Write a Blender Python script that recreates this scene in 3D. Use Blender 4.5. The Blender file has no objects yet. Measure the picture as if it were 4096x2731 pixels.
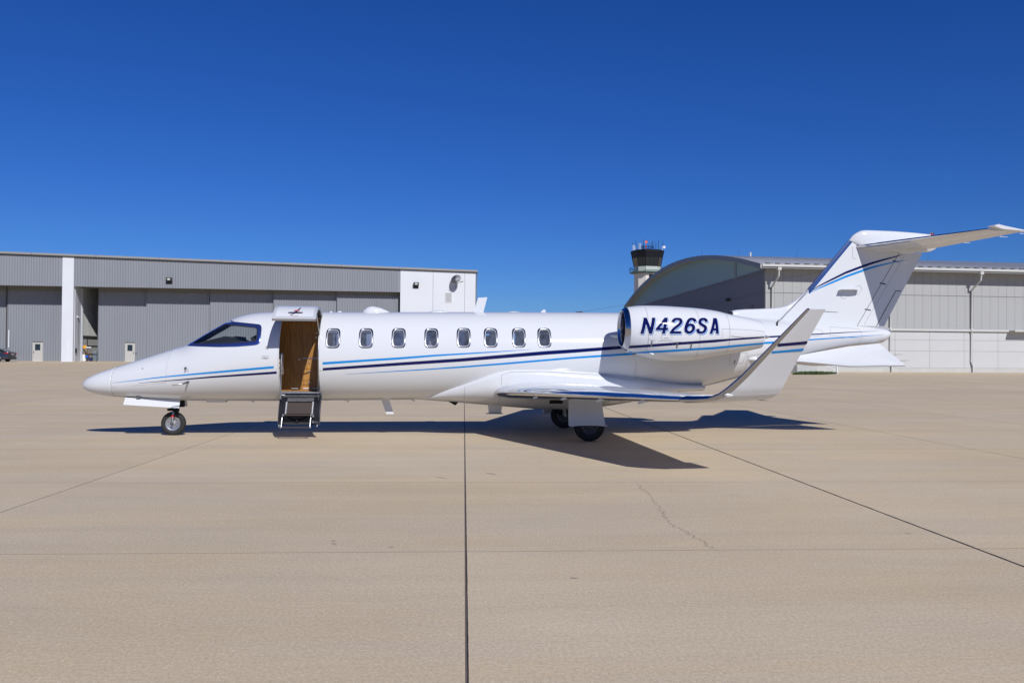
import bpy, bmesh, math, random
import numpy as np
from mathutils import Vector, Matrix
random.seed(7)
R = math.radians
C = bpy.context.scene.collection
SC = bpy.context.scene
# ---------------------------------------------------------------- camera, sky, sun, exposure
cam_d = bpy.data.cameras.new('camera')
cam = bpy.data.objects.new('camera', cam_d); C.objects.link(cam)
cam_d.sensor_width = 36.0
cam_d.lens = 36.0 * 3400 / 4096
cam_d.clip_end = 6000
PIT, ROL, EYE = R(.8716), R(.408), 1.6171
_f = Vector((0, math.cos(PIT), math.sin(PIT))); _r = Vector((1, 0, 0)); _u = _r.cross(_f)
_R = _r * math.cos(ROL) + _u * math.sin(ROL); _U = _u * math.cos(ROL) - _r * math.sin(ROL)
cam.matrix_world = Matrix(((_R.x, _U.x, -_f.x, 0), (_R.y, _U.y, -_f.y, 0), (_R.z, _U.z, -_f.z, EYE), (0, 0, 0, 1)))
SC.camera = cam
SUN = Vector((.497, -1.185, 1.0)).normalized()
EL = math.asin(SUN.z); AZ = math.atan2(SUN.x, SUN.y)      # azimuth from +Y towards +X
w = bpy.data.worlds.new('World'); SC.world = w; w.use_nodes = True
nt = w.node_tree; nt.nodes.clear()
sk = nt.nodes.new('ShaderNodeTexSky'); sk.sky_type = 'NISHITA'; sk.sun_disc = False
sk.sun_elevation = EL; sk.sun_rotation = AZ
sk.altitude = 200; sk.air_density = 1.0; sk.dust_density = 0.0; sk.ozone_density = 3.0
hs = nt.nodes.new('ShaderNodeHueSaturation'); hs.inputs['Saturation'].default_value = 1.25; hs.inputs['Value'].default_value = 1.0
bg = nt.nodes.new('ShaderNodeBackground'); bg.inputs[1].default_value = 0.089
wo = nt.nodes.new('ShaderNodeOutputWorld')
tn = nt.nodes.new('ShaderNodeMix'); tn.data_type = 'RGBA'; tn.blend_type = 'MULTIPLY'; tn.inputs[0].default_value = 1; tn.inputs[7].default_value = (.265, .49, 1.0, 1)   # deep polarised blue, the same all over the sky
nt.links.new(sk.outputs[0], hs.inputs['Color']); nt.links.new(hs.outputs[0], tn.inputs[6]); nt.links.new(tn.outputs[2], bg.inputs[0]); nt.links.new(bg.outputs[0], wo.inputs[0])
sd = bpy.data.lights.new('sun', 'SUN'); sd.energy = 5.0; sd.angle = R(.53); sd.color = (1, .98, .955)
so = bpy.data.objects.new('sun', sd); C.objects.link(so)
so.rotation_euler = (-SUN).to_track_quat('-Z', 'Y').to_euler(); so.location = SUN * 200
SC.view_settings.view_transform = 'Standard'; SC.view_settings.look = 'None'
SC.view_settings.exposure = -0.22; SC.view_settings.gamma = 1.0; SC.view_settings.use_curve_mapping = False

# ---------------------------------------------------------------- materials
def mat(name, col, rough=.5, metal=0, var=0, scale=3, spec=.5, bump=0, coat=0, stretch=None, emit=None):
    m = bpy.data.materials.new(name); m.use_nodes = True; n = m.node_tree; b = n.nodes['Principled BSDF']
    b.inputs['Base Color'].default_value = (*col, 1); b.inputs['Roughness'].default_value = rough
    b.inputs['Metallic'].default_value = metal; b.inputs['Specular IOR Level'].default_value = spec
    b.inputs['Coat Weight'].default_value = coat; b.inputs['Coat Roughness'].default_value = .04
    if var or bump:
        tc = n.nodes.new('ShaderNodeTexCoord'); mp = n.nodes.new('ShaderNodeMapping'); nz = n.nodes.new('ShaderNodeTexNoise')
        mp.inputs['Scale'].default_value = stretch or (1, 1, 1)
        nz.inputs['Scale'].default_value = scale; nz.inputs['Detail'].default_value = 6; nz.inputs['Roughness'].default_value = .6
        n.links.new(tc.outputs['Object'], mp.inputs[0]); n.links.new(mp.outputs[0], nz.inputs['Vector'])
        if var:
            mr = n.nodes.new('ShaderNodeMapRange'); mr.inputs[1].default_value = .25; mr.inputs[2].default_value = .75
            mr.inputs[3].default_value = 1 - var; mr.inputs[4].default_value = 1 + var
            mx = n.nodes.new('ShaderNodeMix'); mx.data_type = 'RGBA'; mx.blend_type = 'MULTIPLY'; mx.inputs[0].default_value = 1
            mx.inputs[6].default_value = (*col, 1)
            n.links.new(nz.outputs[0], mr.inputs[0]); n.links.new(mr.outputs[0], mx.inputs[7]); n.links.new(mx.outputs[2], b.inputs['Base Color'])
            rr = n.nodes.new('ShaderNodeMapRange'); rr.inputs[3].default_value = rough * .8; rr.inputs[4].default_value = min(1, rough * 1.3)
            n.links.new(nz.outputs[0], rr.inputs[0]); n.links.new(rr.outputs[0], b.inputs['Roughness'])
        if bump:
            bp = n.nodes.new('ShaderNodeBump'); bp.inputs['Strength'].default_value = bump; bp.inputs['Distance'].default_value = .01
            n.links.new(nz.outputs[0], bp.inputs['Height']); n.links.new(bp.outputs[0], b.inputs['Normal'])
    return m
def glassmat(name, tint, refl=1.0, haze=0):
    m = bpy.data.materials.new(name); m.use_nodes = True; n = m.node_tree; n.nodes.clear()
    o = n.nodes.new('ShaderNodeOutputMaterial'); t = n.nodes.new('ShaderNodeBsdfTransparent'); g = n.nodes.new('ShaderNodeBsdfGlossy')
    f = n.nodes.new('ShaderNodeFresnel'); f.inputs[0].default_value = 1.5; x = n.nodes.new('ShaderNodeMixShader')
    t.inputs[0].default_value = (*tint, 1); g.inputs['Roughness'].default_value = .01; g.inputs[0].default_value = (refl, refl, refl, 1)
    n.links.new(f.outputs[0], x.inputs[0]); n.links.new(t.outputs[0], x.inputs[1]); n.links.new(g.outputs[0], x.inputs[2]); out = x.outputs[0]
    if haze:   # pale haze mixed in to brighten the panes, as scratched acrylic would
        d = n.nodes.new('ShaderNodeBsdfDiffuse'); d.inputs[0].default_value = (.50, .58, .74, 1); y = n.nodes.new('ShaderNodeMixShader')
        tc = n.nodes.new('ShaderNodeTexCoord'); nz = n.nodes.new('ShaderNodeTexNoise'); nz.inputs['Scale'].default_value = 9; nz.inputs['Detail'].default_value = 5
        mr = n.nodes.new('ShaderNodeMapRange'); mr.inputs[1].default_value = .3; mr.inputs[2].default_value = .7; mr.inputs[3].default_value = haze * .5; mr.inputs[4].default_value = haze * 1.5
        n.links.new(tc.outputs['Object'], nz.inputs['Vector']); n.links.new(nz.outputs[0], mr.inputs[0]); n.links.new(mr.outputs[0], y.inputs[0])
        n.links.new(out, y.inputs[1]); n.links.new(d.outputs[0], y.inputs[2]); out = y.outputs[0]
    n.links.new(out, o.inputs[0])
    return m
M = dict(
    white=mat('white_paint', (.60, .615, .635), .085, var=.012, scale=.7),
    offwhite=mat('white_trim', (.72, .73, .73), .35),
    navy=mat('navy_paint', (.004, .007, .075), .06, spec=.25), blue=mat('blue_paint', (.002, .22, .60), .06, spec=.3),
    chrome=mat('polished_metal', (.66, .67, .70), .07, 1), alu=mat('aluminium', (.50, .51, .52), .38, 1, var=.1, scale=30),
    steel=mat('dull_steel', (.24, .245, .25), .4, 1, var=.15, scale=20),
    frame=mat('screen_frame', (.10, .16, .42), .16, .85), dark=mat('dark_seal', (.012, .012, .014), .6), seam=mat('seam_line', (.27, .27, .28), .6),  # frame: sky reflection put into the metal as a blue tint
    black=mat('black_panel', (.009, .010, .014), .6, var=.2, scale=8, spec=.15), navyblk=mat('dark_lining', (.035, .04, .055), .5, var=.2, scale=8),
    rubber=mat('tyre_rubber', (.018, .017, .017), .75, var=.25, scale=25, bump=.2),
    brown=mat('tread_brown', (.048, .035, .029), .8, var=.1, scale=120, bump=.3),
    liner=mat('cabin_liner', (.78, .75, .70), .7), carpet=mat('carpet', (.30, .22, .16), .95, var=.15, scale=90),
    leather=mat('seat_leather', (.42, .38, .33), .5, var=.05), shade=mat('window_shade', (.75, .76, .78), .7),
    cockpit=mat('cockpit_dark', (.012, .014, .025), .6), red=mat('red_tape', (.55, .03, .02), .5), amber=mat('lamp_red', (.35, .02, .02), .2),
    greyp=mat('grey_plate', (.33, .34, .33), .6), glass=glassmat('window_glass', (.75, .82, 1.0), haze=.10), screen=glassmat('windscreen_glass', (.84, .88, .88), .8),
    clear=glassmat('clear_lens', (.92, .92, .92)), redmark=mat('red_print', (.45, .08, .07), .5),
)
def wood():
    m = bpy.data.materials.new('honey_wood'); m.use_nodes = True; n = m.node_tree; b = n.nodes['Principled BSDF']
    tc = n.nodes.new('ShaderNodeTexCoord'); mp = n.nodes.new('ShaderNodeMapping'); mp.inputs['Scale'].default_value = (26, 26, 1.3)
    nz = n.nodes.new('ShaderNodeTexNoise'); nz.inputs['Scale'].default_value = 2.2; nz.inputs['Detail'].default_value = 7; nz.inputs['Distortion'].default_value = .6
    cr = n.nodes.new('ShaderNodeValToRGB'); cr.color_ramp.elements[0].position = .3; cr.color_ramp.elements[0].color = (.27, .112, .027, 1)
    cr.color_ramp.elements[1].position = .7; cr.color_ramp.elements[1].color = (.50, .27, .078, 1)
    for a, c in ((tc.outputs['Object'], mp.inputs[0]), (mp.outputs[0], nz.inputs['Vector']), (nz.outputs[0], cr.inputs[0]), (cr.outputs[0], b.inputs['Base Color'])): n.links.new(a, c)
    b.inputs['Roughness'].default_value = .3; b.inputs['Specular IOR Level'].default_value = .25
    return m
M['wood'] = wood()
_n = M['shade'].node_tree; _t = _n.nodes.new('ShaderNodeBsdfTranslucent'); _t.inputs[0].default_value = (.8, .8, .8, 1); _x = _n.nodes.new('ShaderNodeMixShader'); _x.inputs[0].default_value = .75
_n.links.new(_n.nodes['Principled BSDF'].outputs[0], _x.inputs[1]); _n.links.new(_t.outputs[0], _x.inputs[2]); _n.links.new(_x.outputs[0], _n.nodes['Material Output'].inputs[0])
M['railwhite'] = mat('rail_white', (.70, .71, .72), .5); M['ring'] = mat('window_ring_metal', (.25, .265, .31), .22, 1); M['rimdark'] = mat('main_rim_shaded', (.10, .10, .11), .5, .6); M['fchrome'] = mat('dull_leading_edge', (.42, .43, .47), .14, 1); M['doorgrey'] = mat('door_border', (.46, .475, .50), .3)  # main wheel rims coloured darker to hold the shade under the wing

# ---------------------------------------------------------------- object helpers
def tag(o, label=None, cat=None, group=None, kind=None):
    if label: o['label'] = label
    if cat: o['category'] = cat
    if group: o['group'] = group
    if kind: o['kind'] = kind
    return o
def obj(name, V, F, m, parent=None, smooth=False, loc=None, rz=0):
    me = bpy.data.meshes.new(name); me.from_pydata([tuple(map(float, v)) for v in V], [], F)
    ms = m if isinstance(m, (list, tuple)) else [m]
    for k in ms: me.materials.append(k)
    if smooth:
        me.shade_smooth()
        if isinstance(smooth, (int, float)) and smooth is not True: me.set_sharp_from_angle(angle=R(smooth))
    o = bpy.data.objects.new(name, me); C.objects.link(o)
    if parent: o.parent = parent
    if loc: o.location = loc
    o.rotation_euler.z = rz
    return o
def empty(name, loc=(0, 0, 0), rz=0, label=None, cat=None, group=None):
    o = bpy.data.objects.new(name, None); C.objects.link(o); o.location = loc; o.rotation_euler.z = rz; o.empty_display_size = .2
    return tag(o, label, cat, group)
class MB:
    def __init__(s): s.V = []; s.F = []
    def add(s, V, F):
        k = len(s.V); s.V += [tuple(map(float, v)) for v in V]; s.F += [tuple(i + k for i in f) for f in F]; return s
    def box(s, a, b, T=None):
        x0, y0, z0 = a; x1, y1, z1 = b
        V = [(x0, y0, z0), (x1, y0, z0), (x1, y1, z0), (x0, y1, z0), (x0, y0, z1), (x1, y0, z1), (x1, y1, z1), (x0, y1, z1)]
        if T: V = [T(*v) for v in V]
        return s.add(V, [(0, 3, 2, 1), (4, 5, 6, 7), (0, 1, 5, 4), (1, 2, 6, 5), (2, 3, 7, 6), (3, 0, 4, 7)])
    def prism(s, poly, ax, a, b):
        """poly of 2-D points extruded along axis ax from a to b"""
        n = len(poly); V = []
        for t in (a, b):
            for p, q in poly: V.append({'x': (t, p, q), 'y': (p, t, q), 'z': (p, q, t)}[ax])
        return s.add(V, [tuple(range(n)), tuple(range(2 * n - 1, n - 1, -1))] + [(i, i + n, (i + 1) % n + n, (i + 1) % n) for i in range(n)])
    def tube(s, pts, r, n=8, cap=True):
        pts = [Vector(p) for p in pts]; rs = r if isinstance(r, (list, tuple)) else [r] * len(pts); rings = []
        for i, p in enumerate(pts):
            d = (pts[min(i + 1, len(pts) - 1)] - pts[max(i - 1, 0)]).normalized()
            a = d.cross(Vector((0, 0, 1))); a = a.normalized() if a.length > 1e-3 else Vector((1, 0, 0)); b = d.cross(a)
            rings.append([p + (a * math.cos(2 * math.pi * k / n) + b * math.sin(2 * math.pi * k / n)) * rs[i] for k in range(n)])
        return s.loft(rings, cap)
    def loft(s, rings, cap=True, closed=True):
        n = len(rings[0]); V = [v for q in rings for v in q]; F = []
        for i in range(len(rings) - 1):
            for k in range(n if closed else n - 1):
                j = (k + 1) % n; F.append((i * n + k, i * n + j, (i + 1) * n + j, (i + 1) * n + k))
        if cap: F += [tuple(range(n - 1, -1, -1)), tuple(range((len(rings) - 1) * n, len(rings) * n))]
        return s.add(V, F)
    def lathe(s, prof, c, ax='y', n=24, cap=False):
        """prof: (r, t) along axis"""
        rings = []
        for r, t in prof:
            q = []
            for k in range(n):
                a = 2 * math.pi * k / n; u, v = r * math.cos(a), r * math.sin(a)
                q.append({'x': (c[0] + t, c[1] + u, c[2] + v), 'y': (c[0] + u, c[1] + t, c[2] + v), 'z': (c[0] + u, c[1] + v, c[2] + t)}[ax])
            rings.append(q)
        return s.loft(rings, cap)
    def build(s, name, m, parent=None, smooth=False, **k): return obj(name, s.V, s.F, m, parent, smooth, **k)
def mirror(o, name=None):
    """a mesh copy mirrored in y"""
    me = o.data.copy()
    for v in me.vertices: v.co.y = -v.co.y
    me.flip_normals()
    c = bpy.data.objects.new(name or o.name.split('.')[0], me); C.objects.link(c); c.parent = o.parent
    return c
def pchip(P):
    xs = np.array([p[0] for p in P], float); ys = np.array([p[1] for p in P], float); h = np.diff(xs); d = np.diff(ys) / h
    m = np.zeros(len(xs)); m[0] = d[0]; m[-1] = d[-1]
    for i in range(1, len(xs) - 1):
        if d[i - 1] * d[i] > 0:
            w1 = 2 * h[i] + h[i - 1]; w2 = h[i] + 2 * h[i - 1]; m[i] = (w1 + w2) / (w1 / d[i - 1] + w2 / d[i])
    def f(x):
        x = min(max(x, xs[0]), xs[-1]); i = int(min(max(np.searchsorted(xs, x) - 1, 0), len(h) - 1))
        t = (x - xs[i]) / h[i]
        return float(ys[i] * (1 + 2 * t) * (1 - t) ** 2 + m[i] * h[i] * t * (1 - t) ** 2 + ys[i + 1] * t * t * (3 - 2 * t) + m[i + 1] * h[i] * t * t * (t - 1))
    return f
def lerp(a, b, t): return a + (b - a) * t
def rrect(cx, cz, hw, hh, n=6, p=None):
    """rounded rectangle / superellipse outline"""
    p = p or 4; out = []
    for k in range(4 * n):
        a = 2 * math.pi * k / (4 * n); c, s_ = math.cos(a), math.sin(a)
        out.append((cx + hw * math.copysign(abs(c) ** (2 / p), c), cz + hh * math.copysign(abs(s_) ** (2 / p), s_)))
    return out
def gz(v): return 0.0 if v < 49 else min(.0091 * (v - 49), .9)
CRACK = [(1.583, 10.864), (1.593, 10.327), (1.602, 10.019), (1.59, 9.465), (1.564, 8.969), (1.558, 8.619), (1.535, 8.25), (1.578, 7.979), (1.624, 7.717), (1.654, 7.516), (1.687, 7.283), (1.747, 7.118)]
MARKS = [ ((-1.547, 7.358), (0.045, -0.008), .012, 'mark'), ((-1.524, 7.252), (0.046, -0.017), .012, 'mark'), ((2.37, 9.898), (0.229, 0.099), .012, 'pale'), ((2.526, 9.94), (0.202, -0.061), .012, 'pale'), ((2.907, 9.749), (0.360, -0.119), .012, 'pale'), ((3.626, 7.841), (0.048, -0.020), .012, 'mark'), ((0.433, 6.189), (0.054, -0.005), .012, 'mark'), ((-1.004, 11.249), (0.181, -0.217), .012, 'mark'), ((-0.356, 11.638), (0.157, -0.185), .012, 'mark'), ((-9.698, 17.019), (0.172, 0.069), .012, 'mark'), ((-5.752, 12.525), (0.169, 0.010), .012, 'mark'), ((-1.019, 7.137), (0.043, -0.008), .012, 'mark') ]
# ---------------------------------------------------------------- apron: slabs, joints, far ground
SY = R(3.237)
def concrete(name, far=False):
    m = bpy.data.materials.new(name); m.use_nodes = True; n = m.node_tree; b = n.nodes['Principled BSDF']; N = n.nodes.new; K = n.links.new
    g = N('ShaderNodeNewGeometry'); rot = N('ShaderNodeMapping'); rot.inputs['Rotation'].default_value = (0, 0, -SY)
    K(g.outputs['Position'], rot.inputs[0])
    def noise(scale, det, st=(1, 1, 1), dist=0):
        mp = N('ShaderNodeMapping'); mp.inputs['Scale'].default_value = st; q = N('ShaderNodeTexNoise')
        q.inputs['Scale'].default_value = scale; q.inputs['Detail'].default_value = det; q.inputs['Roughness'].default_value = .62; q.inputs['Distortion'].default_value = dist
        K(rot.outputs[0], mp.inputs[0]); K(mp.outputs[0], q.inputs['Vector']); return q.outputs[0]
    def rng(s, a, c, lo=.3, hi=.7):
        r = N('ShaderNodeMapRange'); r.inputs[1].default_value = lo; r.inputs[2].default_value = hi; r.inputs[3].default_value = a; r.inputs[4].default_value = c; K(s, r.inputs[0]); return r.outputs[0]
    def mul(a, c):
        x = N('ShaderNodeMath'); x.operation = 'MULTIPLY'; K(a, x.inputs[0]); K(c, x.inputs[1]); return x.outputs[0]
    big = rng(noise(.28, 4), .955, 1.045); streak = rng(noise(1.0, 7, (.16, 1.6, 1), .8), .945, 1.05); broom = rng(noise(9, 4, (.5, 14, 1), .5), .93, 1.07)
    grain = mul(rng(noise(160, 2), .80, 1.2), rng(noise(42, 7), .84, 1.16)); fac = mul(mul(mul(big, streak), broom), grain)
    oi = N('ShaderNodeObjectInfo'); fac = mul(fac, rng(oi.outputs['Random'], .955, 1.04, 0, 1))
    hue = N('ShaderNodeMix'); hue.data_type = 'RGBA'; hue.inputs[6].default_value = (.55, .438, .287, 1); hue.inputs[7].default_value = (.525, .434, .312, 1)
    K(rng(noise(.55, 5, (.35, 1, 1), .8), 0, 1, .38, .62), hue.inputs[0])
    mx = N('ShaderNodeMix'); mx.data_type = 'RGBA'; mx.blend_type = 'MULTIPLY'; mx.inputs[0].default_value = 1
    K(hue.outputs[2], mx.inputs[6]); K(fac, mx.inputs[7]); col = mx.outputs[2]
    # pale specks of exposed aggregate and dark pits
    sp = N('ShaderNodeTexVoronoi'); sp.inputs['Scale'].default_value = 24; K(rot.outputs[0], sp.inputs['Vector'])
    s1 = N('ShaderNodeMath'); s1.operation = 'LESS_THAN'; s1.inputs[1].default_value = .15; K(sp.outputs['Distance'], s1.inputs[0])
    s2 = N('ShaderNodeMath'); s2.operation = 'MULTIPLY'; s2.inputs[1].default_value = .5; K(s1.outputs[0], s2.inputs[0])
    m2 = N('ShaderNodeMix'); m2.data_type = 'RGBA'; m2.inputs[7].default_value = (.70, .64, .52, 1); K(s2.outputs[0], m2.inputs[0]); K(col, m2.inputs[6]); col = m2.outputs[2]
    # oil spots and old stains
    st = rng(noise(1.7, 5, (.6, 1.4, 1), .5), 0, .22, .66, .78); m3 = N('ShaderNodeMix'); m3.data_type = 'RGBA'; m3.inputs[7].default_value = (.22, .18, .14, 1)
    K(st, m3.inputs[0]); K(col, m3.inputs[6]); col = m3.outputs[2]
    if far:
        sx = N('ShaderNodeSeparateXYZ'); K(rot.outputs[0], sx.inputs[0]); ln = None
        for ax, per, off in ((0, 4.57, .028), (1, 3.7855, 7.004)):
            a = N('ShaderNodeMath'); a.operation = 'SUBTRACT'; a.inputs[1].default_value = off; K(sx.outputs[ax], a.inputs[0])
            p = N('ShaderNodeMath'); p.operation = 'PINGPONG'; p.inputs[1].default_value = per / 2; K(a.outputs[0], p.inputs[0])
            l = N('ShaderNodeMath'); l.operation = 'LESS_THAN'; l.inputs[1].default_value = .012; K(p.outputs[0], l.inputs[0])
            if ln: q = N('ShaderNodeMath'); q.operation = 'MAXIMUM'; K(ln, q.inputs[0]); K(l.outputs[0], q.inputs[1]); ln = q.outputs[0]
            else: ln = l.outputs[0]
        m4 = N('ShaderNodeMix'); m4.data_type = 'RGBA'; m4.inputs[7].default_value = (.10, .085, .07, 1); K(ln, m4.inputs[0]); K(col, m4.inputs[6]); col = m4.outputs[2]
    K(col, b.inputs['Base Color']); b.inputs['Roughness'].default_value = .85; b.inputs['Specular IOR Level'].default_value = .25
    bp = N('ShaderNodeBump'); bp.inputs['Strength'].default_value = .10; bp.inputs['Distance'].default_value = .004
    K(mul(grain, broom), bp.inputs['Height']); K(bp.outputs[0], b.inputs['Normal'])
    return m
M['conc'] = concrete('apron_concrete'); M['concfar'] = concrete('far_concrete', True)
M['sealant'] = mat('joint_sealant', (.12, .098, .078), .8, var=.25, scale=4)
cols = [.028 - 4.653 - 4.57 * k for k in range(8, -1, -1)] + [.028, 4.35, 8.998] + [8.998 + 4.57 * k for k in range(1, 8)]
V0, DV, NR = 7.004 - 3 * 3.7855, 3.7855, 14
V1 = V0 + DV * NR
apron = empty('apron', (0, 0, 0), SY); tag(apron, 'tan concrete apron of large square slabs with dark joints', kind='structure')
mb = MB(); U0, U1 = cols[0], cols[-1]
mb.add([(U0, V0, -.03), (U1, V0, -.03), (U1, V1, -.03), (U0, V1, -.03)], [(0, 1, 2, 3)])
mb.build('sub_base', mat('sub_base', (.10, .085, .07), .9), apron)
far = MB()
def sheet(u0, u1, vs):
    V = []; F = []
    for i, v in enumerate(vs):
        V += [(u0, v, gz(v)), (u1, v, gz(v))]
        if i: F.append((2 * i - 2, 2 * i - 1, 2 * i + 1, 2 * i))
    far.add(V, F)
sheet(-3000, U0, [-300, 20, 49, 60, 148, 4000]); sheet(U0, U1, [V1, 49, 60, 80, 100, 148, 4000]); sheet(U1, 3000, [-300, 20, 49, 60, 148, 4000]); sheet(U0, U1, [-300, V0])
far.build('far_apron', M['concfar'], apron)
slab_me = {}
for i in range(len(cols) - 1):
    wd = round(cols[i + 1] - cols[i], 4)
    if wd not in slab_me:
        g, gv, t = .0085, .0028, .03; a, bb = wd / 2 - g, DV / 2 - gv; e = .0006
        rings = [[(sx * (a - k), sy * (bb - k), z) for sx, sy in ((-1, -1), (1, -1), (1, 1), (-1, 1))] for k, z in ((0, -t), (0, -e), (e, 0))]
        s = MB().loft(rings); me = bpy.data.meshes.new('concrete_slab'); me.from_pydata(s.V, [], s.F); me.materials.append(M['conc']); slab_me[wd] = me
    for j in range(NR):
        o = bpy.data.objects.new('concrete_slab', slab_me[wd]); C.objects.link(o); o.parent = apron
        o.location = ((cols[i] + cols[i + 1]) / 2, V0 + DV * (j + .5), random.uniform(-.0015, 0) if abs(i - 10) > 3 else 0)
for c in cols[1:-1]:
    mb = MB(); n = 60; h = .0086; V = []; F = []
    for k in range(n + 1):
        v = lerp(V0 + .01, V1 - .01, k / n); wv = random.uniform(-.0008, .0008)
        V += [(c - h, v, -.003 + wv), (c + h, v, -.003 - wv)]
        if k: F.append((2 * k - 2, 2 * k - 1, 2 * k + 1, 2 * k))
    mb.add(V, F); mb.build('joint_sealant', M['sealant'], apron)
M['latj'] = mat('sawn_joint', (.27, .21, .135), .9, var=.3, scale=2)
for j in range(1, NR):
    v = V0 + DV * j; mb = MB().add([(U0, v - .0045, .0006), (U1, v - .0045, .0006), (U1, v + .0045, .0006), (U0, v + .0045, .0006)], [(0, 1, 2, 3)]); mb.build('sawn_joint', M['latj'], apron)
M['tar_shade'] = mat('joint_tar_shade', (.022, .019, .017), .6)
for c, hw, u_ in ((4.35, .0125, .006), (.028, .0035, .0075)):   # ragged dark strips: sealant on one joint, painted shadow edge on the centre one
    V = []; F = []; n = 420
    for k in range(n + 1):
        v = lerp(V0 + .01, V1 - .01, k / n); a, b = random.uniform(.5, 1.15), random.uniform(.5, 1.15)
        if random.random() < .03: b *= 1.9
        V += [(c + u_ - hw * a, v, .0012), (c + u_ + hw * b, v, .0012)]
        if k: F.append((2 * k - 2, 2 * k - 1, 2 * k + 1, 2 * k))
    obj('joint_tar_shade', V, F, M['tar_shade'], apron)
# crack and marks, given as ground points
def ground_line(pts, hw, name, m, z=.003, jag=0, sub=4):
    P = []
    for i in range(len(pts) - 1):
        for k in range(sub): P.append(Vector(pts[i]).lerp(Vector(pts[i + 1]), k / sub))
    P.append(Vector(pts[-1])); V = []; F = []
    for i, p in enumerate(P):
        d = (P[min(i + 1, len(P) - 1)] - P[max(i - 1, 0)]).normalized(); nn = Vector((-d.y, d.x)); jo = nn * random.uniform(-jag, jag); hh = hw * random.uniform(.6, 1.3) * (min(1, .2 + min(i, len(P) - 1 - i) / 6))
        V += [(p.x + jo.x - nn.x * hh, p.y + jo.y - nn.y * hh, z), (p.x + jo.x + nn.x * hh, p.y + jo.y + nn.y * hh, z)]
        if i: F.append((2 * i - 2, 2 * i - 1, 2 * i + 1, 2 * i))
    o = obj(name, V, F, m); o.parent = apron; o.rotation_euler.z = -SY
    return o
M['crackm'] = mat('crack_dark', (.17, .135, .10), .95); M['mark'] = mat('tyre_mark', (.17, .14, .12), .9); M['pale'] = mat('pale_scuff', (.74, .68, .56), .9)
ground_line(CRACK, .0022, 'crack', M['crackm'], jag=.03, sub=9)
for p, d, hw, mm in MARKS: ground_line([p, (p[0] + d[0], p[1] + d[1])], hw, 'ground_mark', M[mm], jag=hw * .3, sub=6)
# ---------------------------------------------------------------- business jet (local x aft from nose wheel, y away from the camera side, z up)
JET = empty('business_jet', (-6.5757, 16.572, 0), R(6.0112), 'white twin engine business jet with blue stripes and its cabin door open', 'airplane')
ZT = pchip([(-1.705, .975), (-1.689, 1.021), (-1.666, 1.049), (-1.635, 1.078), (-1.596, 1.107), (-1.519, 1.15), (-1.441, 1.187), (-1.363, 1.22), (-1.143, 1.296), (-.774, 1.422), (-.378, 1.554), (0.03, 1.69), (.223, 1.748), (.3, 1.79), (.659, 2.011), (.924, 2.169), (1.03, 2.23), (1.117, 2.276), (1.263, 2.333), (1.409, 2.37), (1.556, 2.394), (1.703, 2.408), (1.9, 2.416), (3.855, 2.44), (7.864, 2.486), (9, 2.49), (10, 2.49), (11, 2.47), (12, 2.42), (13, 2.34), (13.95, 2.275), (14.4, 2.242), (14.57, 2.225), (14.66, 2.185), (14.684, 2.13)])
ZB = pchip([(-1.705, .97), (-1.684, .918), (-1.648, .886), (-1.593, .849), (-1.514, .819), (-1.357, .78), (-1.199, .758), (-1.0, .738), (-.5, .705), (.138, .676), (.54, .67), (1.96, .67), (2.94, .68), (4.635, .70), (5.5, .715), (8, .76), (9.5, .80), (10.47, .955), (11.418, 1.187), (12.757, 1.60), (13.8, 1.83), (14.50, 1.917), (14.55, 1.945), (14.64, 2.07), (14.684, 2.13)])
WW = pchip([(-1.705, 0), (-1.689, .05), (-1.666, .085), (-1.596, .15), (-1.441, .235), (-1.2, .315), (-.77, .43), (-.2, .56), (.4, .68), (1.0, .78), (1.6, .845), (2.2, .87), (9.5, .87), (11, .80), (12, .67), (13, .50), (14, .34), (14.5, .255), (14.62, .20), (14.67, .10), (14.684, 0)])
ZC = pchip([(-1.705, .972), (-1.2, .99), (-.5, 1.05), (.3, 1.18), (1, 1.35), (1.6, 1.48), (2.2, 1.54), (5, 1.575), (9, 1.63), (10.5, 1.72), (12, 1.93), (13.5, 2.05), (14.5, 2.09), (14.684, 2.13)])
def ysk(x, z):
    zc = ZC(x); t = (z - zc) / (ZT(x) - zc) if z > zc else (zc - z) / (zc - ZB(x))
    return WW(x) * math.sqrt(max(0, 1 - min(1, t) ** 2))
def sect(x, n=96, off=0):
    zc, w, zt, zb = ZC(x), WW(x) - off, ZT(x) - off, ZB(x) + off; q = []
    for k in range(n):
        a = 2 * math.pi * k / n; s_ = math.sin(a)
        q.append((x, w * math.cos(a), zc + (zt - zc if s_ > 0 else zc - zb) * s_))
    return q
def skin_normal(x, z, sy):
    zc, w = ZC(x), max(WW(x), 1e-3); h = max((ZT(x) - zc) if z > zc else (zc - ZB(x)), 1e-3)
    t = max(-1, min(1, (z - zc) / h)); y = math.sqrt(max(0, 1 - t * t)); e = .01
    # gradient of the implicit section radius
    def Fv(xx, yy, zz):
        c = ZC(xx); hh = max((ZT(xx) - c) if zz > c else (c - ZB(xx)), 1e-3); return (yy / max(WW(xx), 1e-3)) ** 2 + ((zz - c) / hh) ** 2
    Y = w * y * sy
    return Vector((Fv(x + e, Y, z) - Fv(x - e, Y, z), Fv(x, Y + e, z) - Fv(x, Y - e, z), Fv(x, Y, z + e) - Fv(x, Y, z - e))).normalized()
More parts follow.
